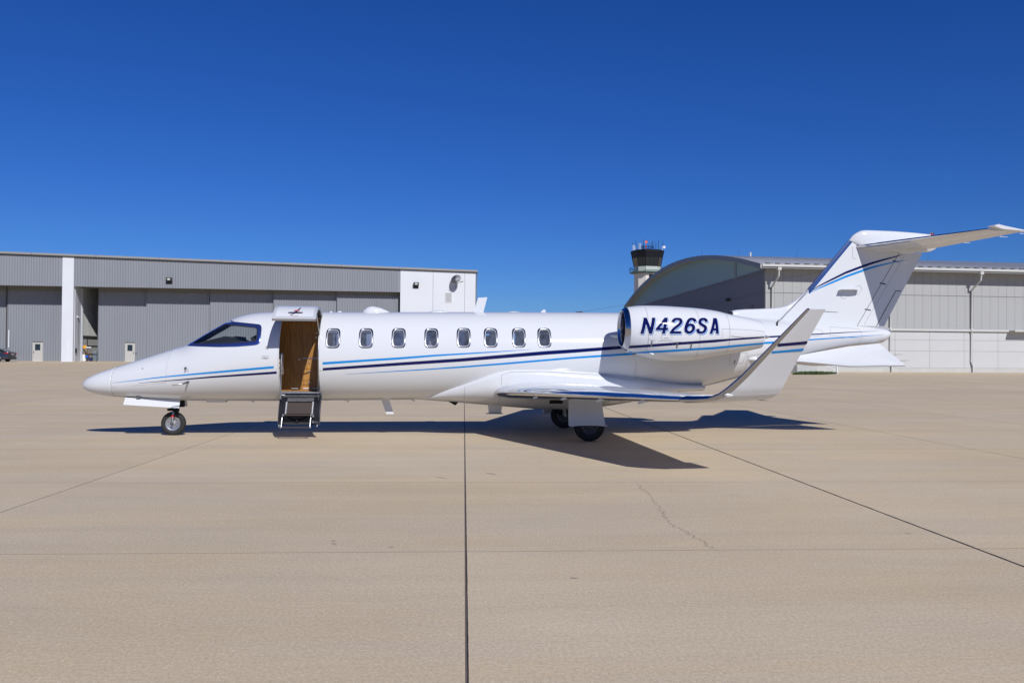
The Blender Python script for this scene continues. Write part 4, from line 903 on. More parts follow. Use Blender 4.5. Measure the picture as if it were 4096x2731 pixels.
def seat(x, y, face):
    s_ = MB(); f = face
    s_.prism([(x - .25 * f, 1.18), (x + .25 * f, 1.20), (x + .25 * f, 1.34), (x - .22 * f, 1.32)], 'y', y - .24, y + .24)
    st = s_.build('cabin_seat', M['leather'], JET, 40)
    MB().loft([[(x + f * (.22 + a) + dx, y + dy, z) for dx, dy in ((-.06, -.22 * k), (.06, -.22 * k), (.06, .22 * k), (-.06, .22 * k))] for a, z, k in ((0, 1.28, 1), (.06, 1.5, 1.05), (.12, 1.76, .95), (.14, 1.80, .75))]).build('seat_back', M['leather'], st, 50)
    MB().loft([[(x + f * (.36 + a) + dx, y + dy, z) for dx, dy in ((-.055, -.13 * k), (.055, -.13 * k), (.055, .13 * k), (-.055, .13 * k))] for a, z, k in ((0, 1.80, .8), (0.01, 1.86, 1.05), (.03, 1.96, 1), (.035, 2.0, .7))]).build('headrest', M['leather'], st, 50)
    MB().box((x - .2, y - .13, .87), (x + .2, y + .13, 1.18)).build('seat_base', M['navyblk'], st)
for x, y, f in ((3.55, -.34, 1), (3.55, .34, 1), (4.62, -.34, 1), (4.62, .34, 1), (5.55, -.34, -1), (5.75, .34, 1), (6.95, -.34, 1), (6.75, .34, 1)): seat(x, y, f)
# flight deck
MB().prism([(.50, 1.62), (.60, 1.80), (.72, 1.835), (1.06, 1.925), (1.12, 1.915), (1.22, 1.915), (1.25, 1.93), (1.262, 1.875), (1.48, 1.80), (1.48, 1.5), (.9, 1.4)], 'y', -.50, .50).build('glareshield', M['cockpit'], JET)
MB().prism([(1.545, 1.82), (1.64, 1.83), (1.665, 1.955), (1.65, 1.965), (1.55, 1.915), (1.525, 1.905), (1.535, 1.88)], 'y', -.45, -.25).build('crew_headrest', M['cockpit'], JET)
MB().box((1.55, -.5, 1.0), (1.9, .5, 1.80)).build('crew_seat', M['cockpit'], JET)
# ---------------------------------------------------------------- antennas, probes, wires
def blade(name, P, y0=-.012, y1=.012, m='white'): return MB().prism(P, 'y', y0, y1).build(name, M[m], JET)
blade('fin_antenna', [(5.818, 2.44), (5.917, 2.758), (6.103, 2.77), (6.018, 2.44)])
MB().loft([[(x, w_ * math.cos(a), 2.43 + h * max(0, math.sin(a))) for a in [math.pi * k / 12 for k in range(13)]] for x, w_, h in ((3.60, .01, .012), (3.64, .08, .06), (3.72, .12, .115), (3.80, .125, .132), (3.95, .11, .105), (4.08, .06, .05), (4.15, .01, .015))]).build('radome_antenna', M['white'], JET, 60)
for x0, x1, h in ((4.94, 5.35, .034), (6.48, 6.88, .034)):
    MB().loft([[(x, w_ * math.cos(a), 2.448 + hh * max(0, math.sin(a))) for a in [math.pi * k / 12 for k in range(13)]] for x, w_, hh in ((x0, .01, .012), (lerp(x0, x1, .15), .07, .035), (lerp(x0, x1, .4), .09, .048), (lerp(x0, x1, .8), .06, .032), (x1, .01, .018))]).build('flush_antenna', M['white'], JET, 60)
blade('vent_mast', [(7.18, 2.47), (7.245, 2.535), (7.29, 2.535), (7.30, 2.47)]); MB().lathe([(.03, 0), (.025, .03), (.001, .034)], (3.0, -.1, 2.41), 'z', 10).build('roof_cap', M['white'], JET, 40); MB().lathe([(.05, 0), (.04, .02), (.001, .024)], (3.16, 0, 2.43), 'z', 12).build('roof_cap', M['white'], JET, 40)
bp_ = blade('ventral_paddle', [(6.128, .60), (6.149, .425), (6.401, .425), (6.415, .57)], -.015, .015); MB().box((6.10, -.09, .415), (6.43, .09, .424)).build('paddle_foot', M['steel'], bp_)
blade('belly_antenna', [(3.995, .70), (4.096, .412), (4.25, .412), (4.148, .70)])
blade('belly_blade', [(2.06 + 1.2, .69), (3.36, .69), (3.36, .645)]); blade('belly_blade', [(1.42, .68), (1.52, .68), (1.53, .625), (1.49, .65)]); blade('belly_pad', [(.62, .68), (.64, .645), (.99, .645), (1.01, .68)], -.1, .1); blade('belly_blade', [(4.55, .70), (4.66, .70), (4.66, .655)])
blade('beacon_fairing', [(5.30, .69), (5.52, .66), (5.46, .60)], -.30, -.28, 'black')
y_ = ysk(.388, 1.312)
pv = MB().lathe([(.028, 0), (.028, -.006), (.001, -.007)], (.388, -y_, 1.312), 'y', 14); pv.tube([(.388, -y_, 1.312), (.40, -y_ - .09, 1.30)], [.010, .008], 8); pv.add([(.392, -y_ - .06, 1.308), (.46, -y_ - .06, 1.292), (.46, -y_ - .06, 1.282), (.392, -y_ - .06, 1.294)], [(0, 1, 2, 3)]); pv.build('vane_probe', M['steel'], JET, 40)
y_ = ysk(.44, 1.06)
pp = MB().tube([(.45, -y_ + .02, 1.065), (.41, -y_ - .11, 1.04), (.33, -y_ - .16, 1.018), (.20, -y_ - .165, 1.0)], [.02, .017, .012, .007], 8); pp.build('pitot_probe', M['steel'], JET, 40)
MB().lathe([(.012, 0), (.012, -.006), (.001, -.006)], (-.46, -ysk(-.46, 1.30) - .002, 1.30), 'y', 10).build('static_port', M['steel'], JET)
wr = MB().tube([(8.0, 0, 2.487), (13.25, 0, 3.42)], .002, 5); wr.tube([(7.92, 0, 2.49), (8.06, 0, 2.50)], .012, 6); wr.build('wire_antenna', M['dark'], JET)
wr = MB().tube([(12.95, -.02, 3.05), (12.0, -ysk(12.0, 2.32) - .03, 2.30)], .003, 5); wr.tube([(13.24, -.02, 3.40), (12.03, -ysk(12.0, 2.32) - .03, 2.30)], .003, 5); wr.build('wire_antenna', M['dark'], JET)
MB().tube([(12.04, -ysk(12.0, 2.32) - .03, 2.36), (11.98, -ysk(11.98, 2.25) - .01, 2.24)], [.006, .022], 8).build('wire_mount', M['dark'], JET)
# ---------------------------------------------------------------- hangar on the left
M.update(
    clad=mat('grey_cladding', (.215, .228, .25), .45, var=.04, scale=.6, stretch=(1, 1, .15)), head=mat('door_head', (.17, .165, .15), .6),
    wallwhite=mat('white_panels', (.60, .62, .65), .6, var=.03, scale=.4), gut=mat('gutter_grey', (.25, .25, .245), .5), roofm=mat('roof_metal', (.30, .30, .31), .4, .3),
    doorp=mat('door_paint', (.44, .43, .40), .55), dglass=mat('dark_glass', (.02, .03, .04), .05), block=mat('block_wall', (.42, .43, .42), .9, var=.08, scale=3), beam=mat('dark_beam', (.05, .048, .045), .7),
    inclad=mat('interior_cladding', (.46, .47, .45), .6), fixture=mat('lamp_housing', (.03, .03, .03), .5), lens=mat('lamp_lens', (.55, .56, .55), .2), dish=mat('dish_grey', (.36, .37, .38), .5, var=.05, scale=2))
HA, HP = .1461, (-57.0, 94.6)
HG = empty('hangar', (*HP, 0), HA, 'long grey corrugated hangar with sliding doors and a white end wall', 'hangar')
def HW(u, d, z): return (HP[0] + u * math.cos(HA) - d * math.sin(HA), HP[1] + u * math.sin(HA) + d * math.cos(HA), z)
def hgz(u, d): return gz(-math.sin(SY) * HW(u, d, 0)[0] + math.cos(SY) * HW(u, d, 0)[1])
def ztop(u): return 12.41 - .0178 * u
def corrugated(name, u0, u1, d, z0, zt_f, m, parent, pitch=.285, dep=.05, flip=1):
    V = []; F = []; n = int((u1 - u0) / pitch); prof = [(0, 0), (.15, 0), (.48, 1), (.62, 1), (.95, 0)]
    P = [(u0, 0)] + [(u0 + (k + a) * pitch, b) for k in range(n) for a, b in prof if u0 + (k + a) * pitch < u1 - .01 and not (k == 0 and a == 0)] + [(u1, 0)]
    for u, b in P: y = d - dep * b * flip; V += [(u, y, z0), (u, y, zt_f(u) if callable(zt_f) else zt_f)]
    for k in range(len(P) - 1): F.append((2 * k, 2 * k + 2, 2 * k + 3, 2 * k + 1))
    V2 = [(x, d + .04, z) for x, y, z in (V[0], V[-2], V[-1], V[1])]; k = len(V); V += V2; F += [(k + 3, k + 2, k + 1, k), (0, 1, k + 3, k), (2 * len(P) - 2, k + 1, k + 2, 2 * len(P) - 1)]
    return obj(name, V, F, m, parent)
corrugated('fascia_panel', -30, 6.42, 0, 8.92, ztop, M['clad'], HG); corrugated('fascia_panel', 7.66, 44.12, 0, 8.92, ztop, M['clad'], HG)
g = MB(); V = []
for u in (-30, 53.35): V.append((u, ztop(u)))
def gut(d0, d1, h0, h1, name, m):
    q = [(-30.2, d0), (53.35, d0), (53.35, d1), (-30.2, d1)]
    V = [(u, d, ztop(u) + h0) for u, d in q] + [(u, d, ztop(u) + h1) for u, d in q]
    return MB().add(V, [(0, 3, 2, 1), (4, 5, 6, 7), (0, 1, 5, 4), (1, 2, 6, 5), (2, 3, 7, 6), (3, 0, 4, 7)]).build(name, m, HG)
gt = gut(-.26, .05, .03, .26, 'gutter', M['gut']); gut(-.20, .05, -.06, .03, 'gutter_shadow_strip', M['beam']); gut(.05, 40, .02, .10, 'roof', M['roofm'])  # dark strip put under the gutter to stand for its shadow
for u in np.arange(-24, 53, 6.8): MB().box((u, -.268, ztop(u) + .02), (u + .04, -.258, ztop(u) + .265)).build('gutter_joint', M['steel'], gt)
def pw(name, u0, u1, d0, d1, z0, z1, m, parent=HG): return MB().box((u0, d0, z0), (u1, d1, z1)).build(name, m, parent)
pw('white_column', 6.44, 7.65, -.06, .10, .35, 12.27, M['wallwhite'])
sw = pw('column_side_wall', 7.50, 7.652, .10, 3.0, .35, 8.92, M['wallwhite'])
for d in (.35, 2.45, 2.62, 2.85): pw('wall_trim', 7.653, 7.70, d, d + .07, .38, 8.9, M['wallwhite'], sw)
pw('conduit', 7.653, 7.685, 1.55, 1.585, 1.75, 8.8, M['steel'], sw); pw('control_box', 7.653, 7.78, .65, .90, 1.45, 1.95, M['fixture'], sw)
pw('soffit', -30, 44.1, .05, 3.4, 8.93, 9.05, M['head']); pw('column_back_wall', 6.44, 7.50, .11, 3.3, .35, 8.9, M['wallwhite'])
pw('left_slot', -.55, -.28, 2.75, 2.95, .35, 8.9, M['beam'])
def leaf(u0, u1, d):
    lf = corrugated('sliding_door', u0, u1, d, .44, 8.50, M['clad'], HG)
    pw('door_head', u0, u1, d - .02, d + .03, 8.505, 8.92, M['head'], lf); pw('bottom_seal', u0, u1, d - .05, d + .04, .36, .438, M['dark'], lf)
    for u in (u0 + .003, u1 - .053): pw('door_edge', u, u + .05, d - .045, d + .045, .445, 8.5, M['clad'], lf)
    return lf
leaf(-30, -.55, 2.9); l1 = leaf(-.28, 6.43, 2.5); l2 = leaf(9.5, 14.86, 2.5); leaf(14.88, 22.05, 2.15); leaf(22.07, 29.32, 1.8); leaf(29.34, 36.68, 1.35); leaf(36.7, 44.0, .95)
def mandoor(lf, u0, d, flip):
    f = pw('man_door', u0, u0 + 1.0, d - .075, d - .037, .50, 2.62, M['doorp'], lf); pw('door_header', u0 - .04, u0 + 1.04, d - .10, d - .037, 2.625, 2.70, M['beam'], lf)
    for u in (u0 - .055, u0 + 1.005): pw('door_post', u, u + .05, d - .085, d - .037, .46, 2.62, M['doorp'], lf)
    pw('door_window', u0 + .22, u0 + .78, d - .082, d - .0755, 1.70, 2.42, M['dglass'], lf); pw('door_threshold', u0 - .05, u0 + 1.05, d - .11, d - .037, .44, .495, M['offwhite'], lf)
    uh = u0 + (.06 if flip else .88); pw('door_handle', uh, uh + .06, d - .125, d - .078, 1.38, 1.60, M['steel'], lf)
mandoor(l1, 2.52, 2.5, True); mandoor(l2, 12.55, 2.5, False)
pw('keypad', 13.68, 13.76, 2.40, 2.463, 1.36, 1.50, M['fixture'], l2); pw('white_pipe', -.12, -.03, 2.40, 2.46, 2.0, 4.0, M['offwhite'], l1); pw('yellow_post', 7.10, 7.14, -.10, -.062, .45, 2.95, M['offwhite'])
# interior seen through the gap
iw = empty('interior_wall', (7.5, 3.2, 0), R(-8)); iw.parent = HG
o = corrugated('wall_sheet', 0, 21, 0, 3.45, 11.4, M['inclad'], iw, .30, .05); o.rotation_euler.z = R(90)
MB().box((0, 0, .38), (.08, 21, 3.2)).build('block_wall', M['block'], iw); MB().box((-.02, 0, 3.2), (.16, 12, 3.45)).build('beam', M['beam'], iw)
for d in (1.0, 4.3, 6.0): MB().box((.08, d, .4), (.16, d + .08, 3.2)).build('conduit', M['steel'], iw)
for z in (2.25, 1.30): MB().box((.08, .3, z), (.14, 8, z + .06)).build('rack_rail', M['steel'], iw)
pw('back_wall', -30, 45, 24, 24.2, .3, 11.4, M['beam']); pw('floor_slab', 7.66, 45, 3.4, 24, .30, .43, M['block'])
pw('left_gable', -30.1, -29.9, 0, 40, .3, 11.5, M['clad'])
# white end wall
for a, b in ((44.14, 48.0), (48.03, 51.80), (51.83, 53.12)):
    V = [(u, d, z) for d in (-.03, .1) for u, z in ((a, .35), (b, .35), (b, ztop(b) - .01), (a, ztop(a) - .01))]
    MB().add(V, [(0, 1, 2, 3), (7, 6, 5, 4), (0, 4, 5, 1), (1, 5, 6, 2), (2, 6, 7, 3), (3, 7, 4, 0)]).build('white_wall_panel', M['wallwhite'], HG)
pw('end_wall', 53.0, 53.11, .11, 40, .3, 11.3, M['clad']); pw('wall_backing', 44.1, 53.05, .11, .2, .3, 11.3, M['seam'])
dn = MB().tube([(53.32, .12, 11.45), (53.30, .12, 11.1), (53.20, .12, 9.7), (53.18, .12, .6)], .07, 8).build('downpipe', M['head'], HG)
lv = pw('louvre_vent', 49.45, 50.30, -.075, -.032, 7.76, 8.98, M['offwhite'])
for k in range(11): pw('louvre_slot', 49.50, 50.25, -.08, -.0755, 7.85 + k * .103, 7.895 + k * .103, M['beam'], lv)
# wall mounted fittings are things of their own
def flood(u, z, label):
    e = empty('floodlight', HW(u, -.06, z), HA, label, 'floodlight', 'hangar floodlights')
    MB().box((-.30, -.06, -.34), (.30, .02, .06)).build('lamp_box', M['fixture'], e)
    h = MB().prism([(-.46, .33), (-.10, .36), (-.06, -.02), (-.42, -.05)], 'x', -.31, .31).build('lamp_head', M['fixture'], e)
    q = [(x * .17, -.468 + 0 * z_, .15 + z_ * .11) for x, z_ in [(math.cos(2 * math.pi * k / 16), math.sin(2 * math.pi * k / 16)) for k in range(16)]]
    MB().add([(a, -.447 - .105 * 0 + (-.012) - (c - .14) * .10, c) for a, b, c in q], [tuple(range(16))]).build('lamp_lens', M['lens'], h)
flood(17.95, 9.75, 'black floodlight on the grey fascia above the cockpit nose'); flood(46.0, 9.75, 'black floodlight on the white end wall of the hangar')
e = empty('satellite_dish', HW(50.72, -.08, 10.05), HA, 'grey satellite dish on the white hangar end wall above a louvre', 'satellite dish')
ax = Vector((-.42, -.72, .55)).normalized(); t1 = ax.cross(Vector((0, 0, 1))).normalized(); t2 = t1.cross(ax); dc = Vector((0, -.78, .42)); rg = []
for rr in (0.02, .2, .38, .55, .63): rg.append([tuple(dc + ax * (.26 * rr * rr) + (t1 * math.cos(a) + t2 * math.sin(a)) * rr) for a in [2 * math.pi * k / 28 for k in range(28)]])
ds = MB().loft(rg).build('dish', M['dish'], e, True)
fp = dc + ax * .62; ar = MB()
for a in (.4, 2.4, 4.6): ar.tube([dc + ax * .1 + (t1 * math.cos(a) + t2 * math.sin(a)) * .62, fp], .012, 5)
ar.build('feed_arm', M['steel'], e); MB().tube([fp - ax * .06, fp + ax * .08], [.05, .04], 8).build('feed_horn', M['fixture'], e)
MB().tube([(0, -.72, .40), (0, -.30, .30), (0, -.30, -.6)], .04, 8).tube([(-.7, .03, .28), (0, -.3, .28), (.92, .03, .28)], .018, 6).tube([(-.62, .03, -.62), (0, -.30, -.6), (.0, -.3, .28), (.92, .03, .26)], .016, 6).tube([(-.62, .0, -.62), (-.8, -.1, -.78)], .03, 6).build('mount', M['steel'], e)
e = empty('security_camera', HW(7.68, 1.45, 5.45), HA, 'small white security camera on the side of the white column', 'camera')
MB().tube([(0, 0, 0), (.18, -.1, .02)], .025, 6).build('bracket', M['offwhite'], e); MB().box((.0, -.42, .02), (.14, .0, .16)).build('camera_body', M['offwhite'], e)
# things stored in the hangar gap
def thing(name, u, d, label, cat, group=None, rz=0): return empty(name, HW(u, d, hgz(u, d) + .015), HA + rz, label, cat, group)
M['bluep'] = mat('blue_plastic', (.01, .12, .55), .4); M['navp'] = mat('navy_plastic', (.01, .02, .10), .5); M['greyb'] = mat('grey_plastic', (.12, .16, .19), .55); M['yel'] = mat('yellow_plastic', (.75, .36, .02), .5); M['handle'] = mat('wood_handle', (.42, .27, .13), .7); M['redh'] = mat('red_handle', (.28, .06, .04), .6)
e = thing('white_drum', 7.86, 2.95, 'white plastic drum with an orange rag on top in the hangar gap', 'drum')
MB().lathe([(.16, 0), (.165, .05), (.165, .68), (.15, .72), (.14, .73)], (0, 0, 0), 'z', 18, True).build('drum_body', M['offwhite'], e, 40); MB().lathe([(.168, 0), (.168, .03)], (0, 0, .22), 'z', 18).build('drum_band', M['railwhite'], e); MB().loft([[(.1 * math.cos(a) * k, .1 * math.sin(a) * k, z) for a in [2 * math.pi * j / 8 for j in range(8)]] for k, z in ((1, .73), (.8, .80), (.3, .86))]).build('rag', M['handle'], e, 40)
e = thing('salt_spreader', 8.17, 3.0, 'blue push spreader with a black frame in the hangar gap', 'spreader')
MB().loft([[(x * k, y * k, z) for x, y in ((-.22, -.18), (.22, -.18), (.22, .18), (-.22, .18))] for k, z in ((.25, .33), (.6, .42), (1, .62), (1, .64))]).build('hopper', M['bluep'], e)
for x in (-.2, .16): MB().lathe([(.13, 0), (.13, .06), (.05, .07)], (-.1 + x * 0 - .08, x, .13), 'y', 14, True).build('wheel', M['offwhite'] if x < 0 else M['rubber'], e)
MB().tube([(-.05, 0, .3), (.25, .05, .18), (.5, .1, .55), (.62, .1, .7)], .02, 6).box((-.1, -.15, .1), (.25, .15, .32)).build('frame', M['fixture'], e)
e = thing('recycling_tub', 8.60, 2.95, 'dark blue plastic tub standing beside the grey wheeled bin', 'tub')
MB().loft([[(x * k, y * k, z) for x, y in ((-.17, -.15), (.17, -.15), (.17, .15), (-.17, .15))] for k, z in ((.8, 0), (1.1, .38), (1.18, .38), (1.18, .42), (1.05, .42), (.78, .03))]).build('tub_body', M['navp'], e)
e = thing('wheeled_bin', 9.08, 3.05, 'grey wheeled bin with a black rim and domed lid by the sliding door', 'bin')
MB().loft([[(x * k, y * k, z) for x, y in ((-.22, -.22), (.22, -.22), (.22, .22), (-.22, .22))] for k, z in ((.85, .08), (1, .74))]).build('bin_body', M['greyb'], e); MB().box((-.26, -.26, .745), (.26, .26, .84)).build('bin_rim', M['fixture'], e); MB().loft([[(x * k, y * k, z) for x, y in ((-.22, -.22), (.22, -.22), (.22, .22), (-.22, .22))] for k, z in ((1, .845), (.95, 1.05), (.7, 1.18))]).build('bin_lid', M['greyb'], e)
for x in (-.18, .18): MB().lathe([(.06, -.03), (.06, .03)], (x, -.2, .06), 'x', 10, True).build('caster', M['rubber'], e)
def tool(u, d, name, label, hm, head):
    e = thing(name, u, d, label, 'tool', 'tools leaning in the hangar gap'); MB().tube([(0, 0, .02), (0, .08, 1.45)], .022, 6).build('handle', M[hm], e); head(e)
def shov(e): MB().loft([[(-.14, .06, 1.42), (.14, .06, 1.42), (.14, .10, 1.42), (-.14, .10, 1.42)], [(-.19, .03, 1.55), (.19, .03, 1.55), (.19, .07, 1.55), (-.19, .07, 1.55)], [(-.19, .03, 1.82), (.19, .03, 1.82), (.19, .06, 1.82), (-.19, .06, 1.82)]]).build('blade', M['yel'], e)
def broom(e): MB().box((-.16, .03, 1.45), (.16, .12, 1.52)).build('head', M['fixture'], e); MB().box((-.16, .03, 1.525), (.16, .12, 1.66)).build('bristles', M['railwhite'], e)
tool(7.88, 3.12, 'snow_shovel', 'upturned yellow snow shovel behind the white drum', 'handle', shov); tool(8.10, 3.12, 'wood_broom', 'broom with a pale wooden handle behind the blue spreader', 'handle', broom); tool(8.38, 3.12, 'red_broom', 'broom with a reddish handle between spreader and grey bin', 'redh', broom)
# ---------------------------------------------------------------- parked car
M['carp'] = mat('slate_car_paint', (.035, .042, .065), .18, .3, coat=.6); M['carg'] = mat('car_glass', (.05, .08, .07), .04); M['tail'] = mat('tail_lamp', (.45, .01, .005), .15); M['plate'] = mat('licence_plate', (.55, .35, .36), .5)
CAR = empty('parked_car', (-54.75, 93.2, gz(93.2 + 3) + .0), R(180), 'dark slate blue sedan parked by the hangar doors, rear end in view', 'car')
def csx(x, w_, z0, z1, k=.86): return [(x, -w_, z0 + .12), (x, -w_ * .93, z0), (x, w_ * .93, z0), (x, w_, z0 + .12), (x, w_, lerp(z0, z1, .62)), (x, w_ * k, z1), (x, -w_ * k, z1), (x, -w_, lerp(z0, z1, .62))]
MB().loft([csx(x, w_, a, b) for x, w_, a, b in ((0, .74, .48, .86), (.04, .83, .36, 1.0), (.12, .87, .30, 1.06), (.5, .91, .22, 1.05), (1.3, .925, .18, 1.0), (3.2, .925, .18, .97), (3.9, .91, .2, .93), (4.6, .86, .24, .78), (4.85, .70, .34, .66))]).build('body', M['carp'], CAR, 50)
MB().loft([[(x, -w_, z), (x, w_, z), (x, w_ * .98, z + .01), (x, -w_ * .98, z + .01)] for x, w_, z in ((.38, .76, 1.04), (.8, .70, 1.25), (1.25, .64, 1.415), (1.7, .62, 1.45), (2.4, .62, 1.43), (3.1, .68, 1.18), (3.6, .78, .96))]).build('roof', M['carp'], CAR, 60)
for s_ in (-1, 1):
    MB().add([(.62, s_ * .80, 1.03), (1.3, s_ * .665, 1.39), (2.4, s_ * .645, 1.40), (3.4, s_ * .80, 1.0), (2.0, s_ * .86, 1.0)], [(0, 1, 2, 3, 4)]).build('side_window', M['carg'], CAR)
    MB().prism([(.02, .86), (.02, .96), (.25, .985), (.50, .955), (.28, .90)], 'y', s_ * .60 if s_ < 0 else .60, s_ * .905 if s_ < 0 else .905).build('tail_light', M['tail'], CAR)
    for x in (1.02, 3.85):
        t = MB().lathe([(.2, -.09), (.31, -.1), (.335, -.06), (.335, .06), (.31, .1), (.2, .09)], (x, s_ * .83, .335), 'y', 28).build('wheel', M['rubber'], CAR, 50)
        MB().lathe([(.235, 0), (.22, s_ * .01), (.16, -s_ * .03), (.03, s_ * .0), (.001, s_ * .0)], (x, s_ * .93, .335), 'y', 20).build('rim', M['alu'], t, 40)
        sp = MB()
        for k in range(5):
            a = 2 * math.pi * k / 5 + .3; ca, sa = math.cos(a), math.sin(a); sp.add([(x + ca * .06 - sa * .03, s_ * .945, .335 + sa * .06 + ca * .03), (x + ca * .06 + sa * .03, s_ * .945, .335 + sa * .06 - ca * .03), (x + ca * .21 + sa * .02, s_ * .94, .335 + sa * .21 - ca * .02), (x + ca * .21 - sa * .02, s_ * .94, .335 + sa * .21 + ca * .02)], [(0, 1, 2, 3)])
        sp.build('spokes', M['chrome'], t)
MB().add([(.40, -.70, 1.055), (.40, .70, 1.055), (1.18, .58, 1.405), (1.18, -.58, 1.405)], [(0, 3, 2, 1)]).build('rear_window', M['carg'], CAR)
MB().box((-.012, -.26, .74), (.0, .26, .86)).build('licence_plate', M['plate'], CAR); MB().prism([(-.02, .30), (.10, .26), (.14, .46), (-.01, .48)], 'y', -.78, .78).build('rear_bumper', M['fixture'], CAR)
for v in CAR.children:
    pass
# ---------------------------------------------------------------- arched hangar on the right
M.update(wallg=mat('grey_wall', (.345, .35, .345), .65, var=.03, scale=.5), wallp=mat('pale_concrete_wall', (.485, .49, .485), .75, var=.03, scale=.7), reveal=mat('wall_joint', (.27, .27, .26), .8), trimw=mat('pale_trim', (.50, .50, .475), .5),
         poly=mat('translucent_sheet', (.25, .37, .385), .6, spec=.2, var=.06, scale=.3, stretch=(1, 4, .1)), plinth=mat('plinth', (.46, .46, .43), .85, var=.08, scale=1.2), slate=mat('shaded_grey_wall', (.135, .148, .185), .7), seamm=mat('roof_seam', (.60, .60, .60), .5))  # gable colour is the grey wall darkened to hold its shade
RA, RP = R(8), (22.8, 76.5)
RH = empty('arched_hangar', (*RP, 0), RA, 'large pale hangar with a low arched metal roof and white downpipes', 'hangar')
def RW(u, d, z): return (RP[0] + u * math.cos(RA) - d * math.sin(RA), RP[1] + u * math.sin(RA) + d * math.cos(RA), z)
SKX = .0949   # the gable line leans: u = SKX * d
def arch(d): return 10.02 + 3.36 * (1 - ((d - 32.7) / 32.7) ** 2)
UE = 62
# roof
ds_ = [-1.35, 0] + list(np.linspace(2, 63.4, 26)) + [65.4, 66.7]
V = []; F = []
for d in ds_: V += [(SKX * d - .95, d, arch(d)), (UE, d, arch(d)), (SKX * d - .95, d, arch(d) - .32), (UE, d, arch(d) - .32)]
for k in range(len(ds_) - 1):
    a = 4 * k; F += [(a, a + 1, a + 5, a + 4), (a + 2, a + 6, a + 7, a + 3), (a, a + 4, a + 6, a + 2)]
F += [(0, 2, 3, 1)]
rf = obj('roof', V, F, mat('arched_roof_metal', (.47, .475, .48), .5), RH)
sm = MB()
for u in np.arange(-.7, UE, .46):
    P = [(max(u, SKX * d - .9), d) for d in np.linspace(-1.35, 34, 14)]
    P = [(u, d) for d in np.linspace(-1.35, 34, 14) if u > SKX * d - .9]
    if len(P) < 2: continue
    V = []; F = []
    for u_, d in P: V += [(u_ - .02, d, arch(d) + .005), (u_ - .02, d, arch(d) + .035), (u_ + .02, d, arch(d) + .035), (u_ + .02, d, arch(d) + .005)]
    for k in range(len(P) - 1):
        for j in range(3): F.append((4 * k + j, 4 * k + 4 + j, 4 * k + 5 + j, 4 * k + 1 + j))
    F.append((3, 2, 1, 0)); sm.add(V, F)
o = sm.build('roof_seams', M['seamm'], RH); o['kind'] = 'stuff'
sg = MB()
for u in np.arange(-.5, UE, .92): sg.box((u, -1.15, arch(-1.1) + .02), (u + .42, -1.05, arch(-1.1) + .12))
o = sg.build('snow_guards', M['beam'], RH); o['kind'] = 'stuff'
rk = MB(); V = []; F = []
for d in ds_:
    x = SKX * d - .99; z = arch(d); V += [(x, d, z - .42), (x, d, z + .05), (x + .05, d, z + .05), (x + .05, d, z - .42)]
for k in range(len(ds_) - 1):
    for j in range(4): F.append((4 * k + j, 4 * k + 4 + j, 4 * k + 4 + (j + 1) % 4, 4 * k + (j + 1) % 4))
rk.add(V, F).build('rake_trim', mat('rake_grey', (.17, .175, .19), .5), RH)
def rp(name, u0, u1, d0, d1, z0, z1, m, parent=RH): return MB().box((u0, d0, z0), (u1, d1, z1)).build(name, m, parent)
gt = rp('gutter', -.95, UE, -1.5, -1.351, 9.56, 9.76, M['trimw']); rp('eave_soffit', -.5, UE, -1.35, -.01, 9.50, 9.53, M['gut'])
# front wall: backing, upper panels, lower panels
rp('front_wall', 0, UE, .03, .3, .15, 9.9, M['reveal'])
def panel(name, w_, h, t, m):
    e = .008; me = bpy.data.meshes.new(name); rings = [[(x, y, z) for x, z in ((a, a), (w_ - a, a), (w_ - a, h - a), (a, h - a))] for y, a in ((t, 0), (.004, 0), (0, e))]
    q = MB().loft(rings); me.from_pydata(q.V, [], q.F); me.materials.append(m); return me
def put(name, me, u, d, z):
    o = bpy.data.objects.new(name, me); C.objects.link(o); o.parent = RH; o.location = (u, d, z); return o
pu = .853; mu1 = panel('wall_panel', pu - .014, 9.88 - 7.37, .05, M['wallg']); mu2 = panel('wall_panel', pu - .014, 7.33 - 4.27, .05, M['wallg'])
for k in range(38): put('wall_panel', mu1, .0 + k * pu, -.02, 7.36); put('wall_panel', mu2, .0 + k * pu, -.02, 4.26)
rp('wall_far', 38 * pu, UE, -.02, .02, 4.26, 9.87, M['wallg'])
pl = 3.47; u0 = 12.57 - 3 * pl - 2.16
rows = ((.66, 2.19), (2.205, 3.21), (3.225, 4.05)); us = [0, 2.16] + [2.16 + pl * k for k in range(1, 10)]
ml = {}
for i in range(len(us) - 1):
    for z0, z1 in rows:
        k = (round(us[i + 1] - us[i], 3), z0)
        if k not in ml: ml[k] = panel('concrete_panel', k[0] - .02, z1 - z0, .05, M['wallp'])
        put('concrete_panel', ml[k], us[i] + .01, -.03, z0)
rp('wall_far', us[-1], UE, -.03, .02, .66, 4.05, M['wallp'])
rp('ledge_pipe', -.02, UE, -.20, -.035, 4.05, 4.25, M['trimw']); rp('plinth', -.02, UE, -.09, .02, .10, .65, M['plinth'])
for u in (.55, 12.03, 20.18):
    p = MB().box((u - .05, -1.48, 9.25), (u + .28, -1.20, 9.515)).tube([(u + .12, -1.34, 9.3), (u + .10, -1.30, 8.75), (u, -.14, 7.85), (u, -.14, 1.2), (u + .06, -.14, 1.0), (u + .12, -.20, .9), (u + .12, -.22, .2)], .085, 10).build('downpipe', M['trimw'], RH, 40)
    MB().lathe([(.13, 0), (.15, .04), (.15, .26), (.13, .3)], (u, -.16, 4.0), 'z', 12, True).build('pipe_collar', M['trimw'], p, 40)
